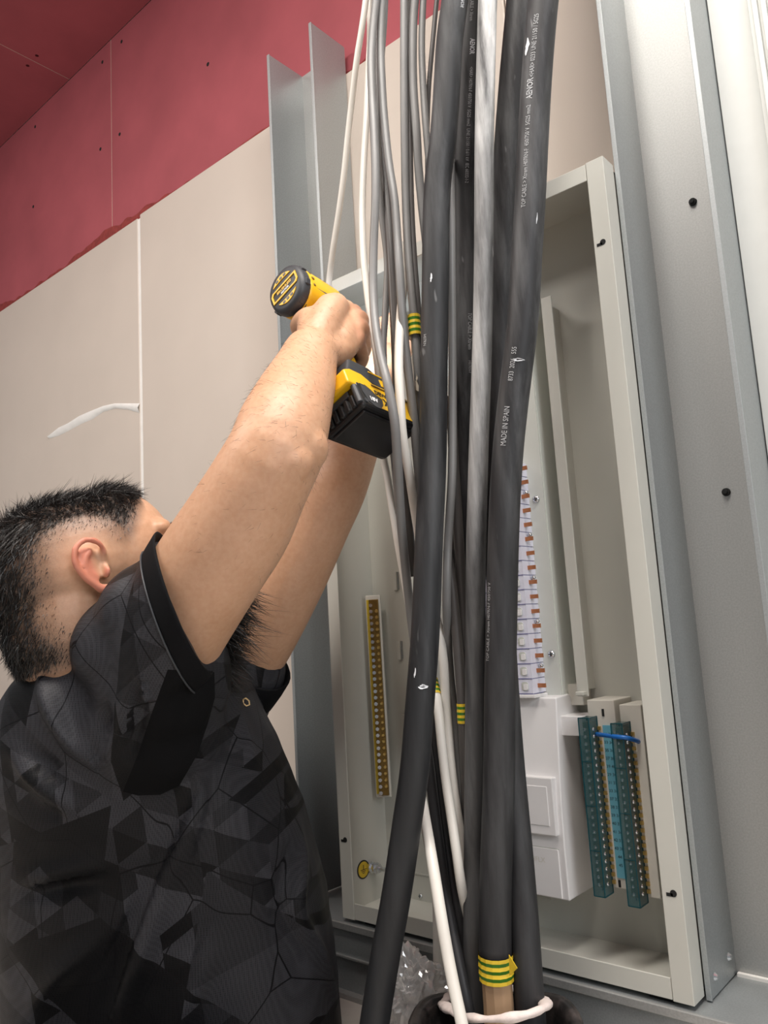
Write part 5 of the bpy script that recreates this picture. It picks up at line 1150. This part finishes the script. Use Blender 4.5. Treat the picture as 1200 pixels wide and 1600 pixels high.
# ================================================================ CORDLESS DRILL
mat = Matrix(((DA.x, -DRt.x, -DH.x, DC.x), (DA.y, -DRt.y, -DH.y, DC.y), (DA.z, -DRt.z, -DH.z, DC.z), (0, 0, 0, 1)))
dr = thing('cordless_drill', 'yellow and black cordless drill driver held up in the right hand', 'drill', mat=mat)
def lathe_x(prof, n=32, sq=1.0, zc=0.0):
    return [[(x, ry*math.copysign(abs(math.cos(2*PI*j/n))**sq, math.cos(2*PI*j/n)), zc + rz*math.copysign(abs(math.sin(2*PI*j/n))**sq, math.sin(2*PI*j/n))) for j in range(n)] for x, ry, rz in prof]
m = MB(); m.rings(lathe_x([(-0.006, 0.028, 0.030), (-0.0045, 0.0325, 0.0345), (0.0, 0.0345, 0.0365), (0.007, 0.035, 0.037), (0.011, 0.034, 0.036)], sq=0.9)); cap = m.obj('rear_cap', M['dgrey_pl'], dr, smooth=True)
for j in range(8):
    a = 2*PI*(j + 0.5)/8; m = MB(); m.box(0.0, 0.009, 0.030, 0.0375, -0.005, 0.005)
    o = m.obj('cap_rib', M['dgrey_pl'], cap, bevel=0.0015); o.rotation_euler = (a, 0, 0)
m = MB(); m.rings(lathe_x([(0.009, 0.033, 0.035), (0.016, 0.0335, 0.036), (0.05, 0.0325, 0.036), (0.080, 0.031, 0.035), (0.088, 0.028, 0.032)], sq=0.82)); hous = m.obj('motor_housing', M['tool_y'], dr, smooth=True)
m = MB()
m.rings([[(x, 0.0345*math.cos(t), 0.0365*math.sin(t) + dz) for t in [PI*(1.13 + 0.74*j/14) for j in range(15)]] + [(x, 0.020*math.cos(t), 0.02*math.sin(t) + dz) for t in [PI*(1.87 - 0.74*j/14) for j in range(15)]] for x, dz in ((0.013, 0), (0.05, 0), (0.09, 0.002))])
m.obj('lower_housing', M['dgrey_pl'], dr, smooth=True)
for j in range(6):
    t = PI*(-0.10 + 0.11*j); m = MB(); cy, cz = -0.0335*math.cos(t), 0.0362*math.sin(t)
    m.box(0.017, 0.021, cy - 0.0012, cy + 0.0012, cz - 0.002, cz + 0.002); m.obj('vent', M['brass_dark'], hous)
for j, s in enumerate(('READ MANUAL', 'EYE PROTECTION', 'HOLD THE GRIP', 'KEEP CLEAR')):
    t = 0.15 + 0.17*j; n_ = Vector((0, -math.cos(t), math.sin(t)))
    flat_text(s, 0.0034, (0.050, -0.0332*math.cos(t)*1.0 - 0.0006, 0.0362*math.sin(t) + 0.0004), (1, 0, 0), Vector((0, math.sin(t), math.cos(t))), M['text_k'], hous, name='warning_print', off=0.0012)
m = MB(); m.rings(lathe_x([(0.086, 0.029, 0.033), (0.095, 0.027, 0.030), (0.108, 0.022, 0.024), (0.114, 0.017, 0.018)])); m.obj('gear_nose', M['dgrey_pl'], dr, smooth=True)
m = MB(); m.rings(lathe_x([(0.095, 0.0285, 0.0315), (0.100, 0.0285, 0.0315), (0.101, 0.026, 0.028)])); m.obj('nose_ring', M['grey_pl'], dr, smooth=True)
m = MB(); m.rings(lathe_x([(0.112, 0.012, 0.012), (0.118, 0.0135, 0.0135), (0.132, 0.0135, 0.0135), (0.136, 0.009, 0.009)])); m.obj('chuck', M['black_pl'], dr, smooth=True)
m = MB(); m.rings(lathe_x([(0.13, 0.0035, 0.0035), (0.175, 0.0035, 0.0035), (0.18, 0.0018, 0.0018), (0.19, 0.0012, 0.0012)], 6)); m.obj('bit', M['bit'], dr)
# rear cap badge: yellow frame, two vents, lettering
XB = -0.0063
m = MB()
o4 = [(-0.027, -0.0095), (0.023, -0.0095), (0.027, -0.005), (0.027, 0.0095), (-0.023, 0.0095), (-0.027, 0.005)]
i4 = [(y*0.90, z*0.74) for y, z in o4]
k = len(o4)
m.add([(XB, -y, z) for y, z in o4] + [(XB, -y, z) for y, z in i4] + [(XB - 0.0012, -y, z) for y, z in o4] + [(XB - 0.0012, -y, z) for y, z in i4],
      [(2*k+i, 2*k+(i+1) % k, 3*k+(i+1) % k, 3*k+i) for i in range(k)] + [(i, (i+1) % k, 2*k+(i+1) % k, 2*k+i) for i in range(k)] + [(k+i, k+(i+1) % k, 3*k+(i+1) % k, 3*k+i) for i in range(k)])
m.obj('badge_frame', M['tool_y'], cap)
flat_text('BRUSHLESS', 0.0062, (XB, 0, 0.0026), (0, -1, 0), (0, 0, 1), M['tool_y'], cap, 0.0002, 'badge_letters', off=0.0006)
flat_text('MOTOR', 0.0046, (XB, 0, -0.0030), (0, -1, 0), (0, 0, 1), M['text_w'], cap, 0.0002, 'badge_letters', off=0.0006)
for s in (-1, 1):
    m = MB(); pts = [(-0.019 + 0.038*i/10, s*(0.0165 + 0.0095*math.sin(PI*i/10)**0.8)) for i in range(11)] + [(0.019 - 0.038*i/10, s*(0.0165 + 0.0015*math.sin(PI*i/10))) for i in range(1, 10)]
    m.prism([(-y, z) for y, z in pts], XB - 0.0008, XB + 0.003, 'x'); vv = m.obj('vent', M['tool_y'], cap)
    for q in (-0.008, 0.0, 0.008):
        m = MB(); m.box(XB - 0.0012, XB - 0.0006, q - 0.0026, q + 0.0026, s*0.0210 - 0.0018, s*0.0210 + 0.0018); m.obj('vent_slot', M['black_pl'], vv)
# grip
m = MB(); m.rings([[(cx + rx*math.cos(2*PI*j/24), ry*math.sin(2*PI*j/24), z) for j in range(24)] for z, cx, rx, ry in ((-0.018, 0.052, 0.030, 0.022), (-0.040, 0.054, 0.025, 0.0185), (-0.07, 0.056, 0.023, 0.0175), (-0.10, 0.056, 0.023, 0.0175), (-0.140, 0.054, 0.024, 0.0185), (-0.170, 0.054, 0.028, 0.022))]); gp = m.obj('grip', M['dgrey_pl'], dr, smooth=True)
m = MB(); m.box(0.052, 0.064, -0.0205, -0.0150, -0.150, -0.124); m.obj('grip_patch', M['tool_y'], gp, bevel=0.001)
m = MB(); m.box(0.074, 0.090, -0.008, 0.008, -0.066, -0.036); m.obj('trigger', M['black_pl'], dr, bevel=0.003)
# foot and battery, slung forward under the grip
BX, BH = 0.018, -0.044
def bbox(name, m_, par, x0, x1, y0, y1, z0, z1, bev=0.0, seg=2):
    q_ = MB(); q_.box(x0 + BX, x1 + BX, y0, y1, z0 + BH, z1 + BH); return q_.obj(name, M[m_], par, bevel=bev, seg=seg)
def bprism(name, m_, par, pts, y0, y1, bev=0.0, seg=2):
    q_ = MB(); q_.prism([(x + BX, z + BH) for x, z in pts], y0, y1, 'y'); return q_.obj(name, M[m_], par, bevel=bev, seg=seg)
ft = bprism('foot', 'dgrey_pl', dr, [(-0.012, -0.146), (-0.004, -0.132), (0.006, -0.112), (0.046, -0.112), (0.056, -0.119), (0.096, -0.121), (0.106, -0.128), (0.108, -0.150)], -0.0345, 0.0345, 0.004, 3)
bbox('foot_badge', 'tool_y', ft, 0.058, 0.071, -0.0353, -0.030, -0.143, -0.130, 0.0006)
bbox('foot_trim', 'tool_y', ft, 0.040, 0.090, -0.0353, -0.032, -0.1245, -0.1220, 0.0004)
yf_ = bprism('yellow_foot', 'tool_y', dr, [(-0.018, -0.168), (-0.018, -0.145), (-0.004, -0.138), (0.018, -0.138), (0.036, -0.148), (0.108, -0.147), (0.110, -0.160), (0.024, -0.160), (0.006, -0.168)], -0.0365, 0.0365, 0.003, 3)
bbox('groove', 'brass_dark', yf_, 0.030, 0.104, -0.0375, -0.0355, -0.1555, -0.1530)
bt = bbox('battery', 'black_pl', dr, -0.006, 0.108, -0.0375, 0.0375, -0.203, -0.159, 0.006, 3)
bbox('battery_base', 'black_pl', bt, 0.000, 0.102, -0.030, 0.030, -0.207, -0.2025, 0.003)
for i in range(6): bbox('rib', 'black_pl', bt, -0.0100, -0.005, 0.028 - i*0.0105 - 0.0032, 0.028 - i*0.0105 + 0.0032, -0.199, -0.180, 0.0014)
q_ = MB(); q_.cyl((BX - 0.0055, -0.0330, -0.168 + BH), (BX - 0.0055, -0.0330, -0.197 + BH), 0.0045, 0.0045, 16); q_.obj('corner_post', M['dgrey_pl'], bt, bevel=0.0008)
bbox('release_button', 'dgrey_pl', bt, -0.0085, -0.005, -0.022, 0.026, -0.178, -0.169, 0.001)
for x, z in ((0.003, -0.193), (0.101, -0.196)):
    q_ = MB(); q_.cyl((x + BX, -0.0372, z + BH), (x + BX, -0.0386, z + BH), 0.0035, 0.0035, 12); q_.obj('case_screw', M['dgrey_pl'], bt)
YS = -0.0380
lb = bprism('label_panel', 'dgrey_pl', bt, [(0.003, -0.163), (0.104, -0.163), (0.104, -0.196), (0.019, -0.198), (0.008, -0.192), (0.003, -0.178)], YS, YS + 0.001)
bprism('yellow_label', 'tool_y', lb, [(0.012, -0.162), (0.104, -0.162), (0.104, -0.1955), (0.030, -0.1970), (0.037, -0.189), (0.040, -0.178), (0.030, -0.174), (0.022, -0.167)], YS - 0.0004, YS + 0.0006)
def btext(s, size, x, z, m_, bold): flat_text(s, size, (x + BX, YS, z + BH), (1, 0, 0), (0, 0, 1), M[m_], lb, bold, 'label_letters', off=0.0008)
btext('18V', 0.0098, 0.0205, -0.1855, 'text_w', 0.0004)
btext('DEWALT', 0.0100, 0.0485, -0.1690, 'text_k', 0.0004)
btext('XR', 0.0165, 0.0510, -0.1825, 'text_k', 0.0008)
btext('Li-Ion', 0.0048, 0.0560, -0.1935, 'text_k', 0)
# work light at the nose
me_ = bpy.data.materials.new('led_glow'); me_.use_nodes = True
bs = me_.node_tree.nodes['Principled BSDF']; bs.inputs['Emission Color'].default_value = (0.85, 0.9, 1, 1); bs.inputs['Emission Strength'].default_value = 8
m = MB(); m.cyl((0.1330, 0.003, 0.0125), (0.1375, 0.003, 0.0125), 0.0026, 0.0026, 12); m.obj('led_lamp', me_, dr)
ld = bpy.data.lights.new('work_light', 'SPOT'); ld.energy = 1.3; ld.color = (0.80, 0.88, 1.0); ld.spot_size = 1.9; ld.spot_blend = 0.6; ld.shadow_soft_size = 0.004
lo_ = bpy.data.objects.new('work_light', ld); COL.objects.link(lo_); lo_.parent = dr
lo_.matrix_basis = Matrix.Translation((0.1385, 0.003, 0.0125)) @ Vector((0.85, 0.30, 0.40)).to_track_quat('-Z', 'Y').to_matrix().to_4x4()
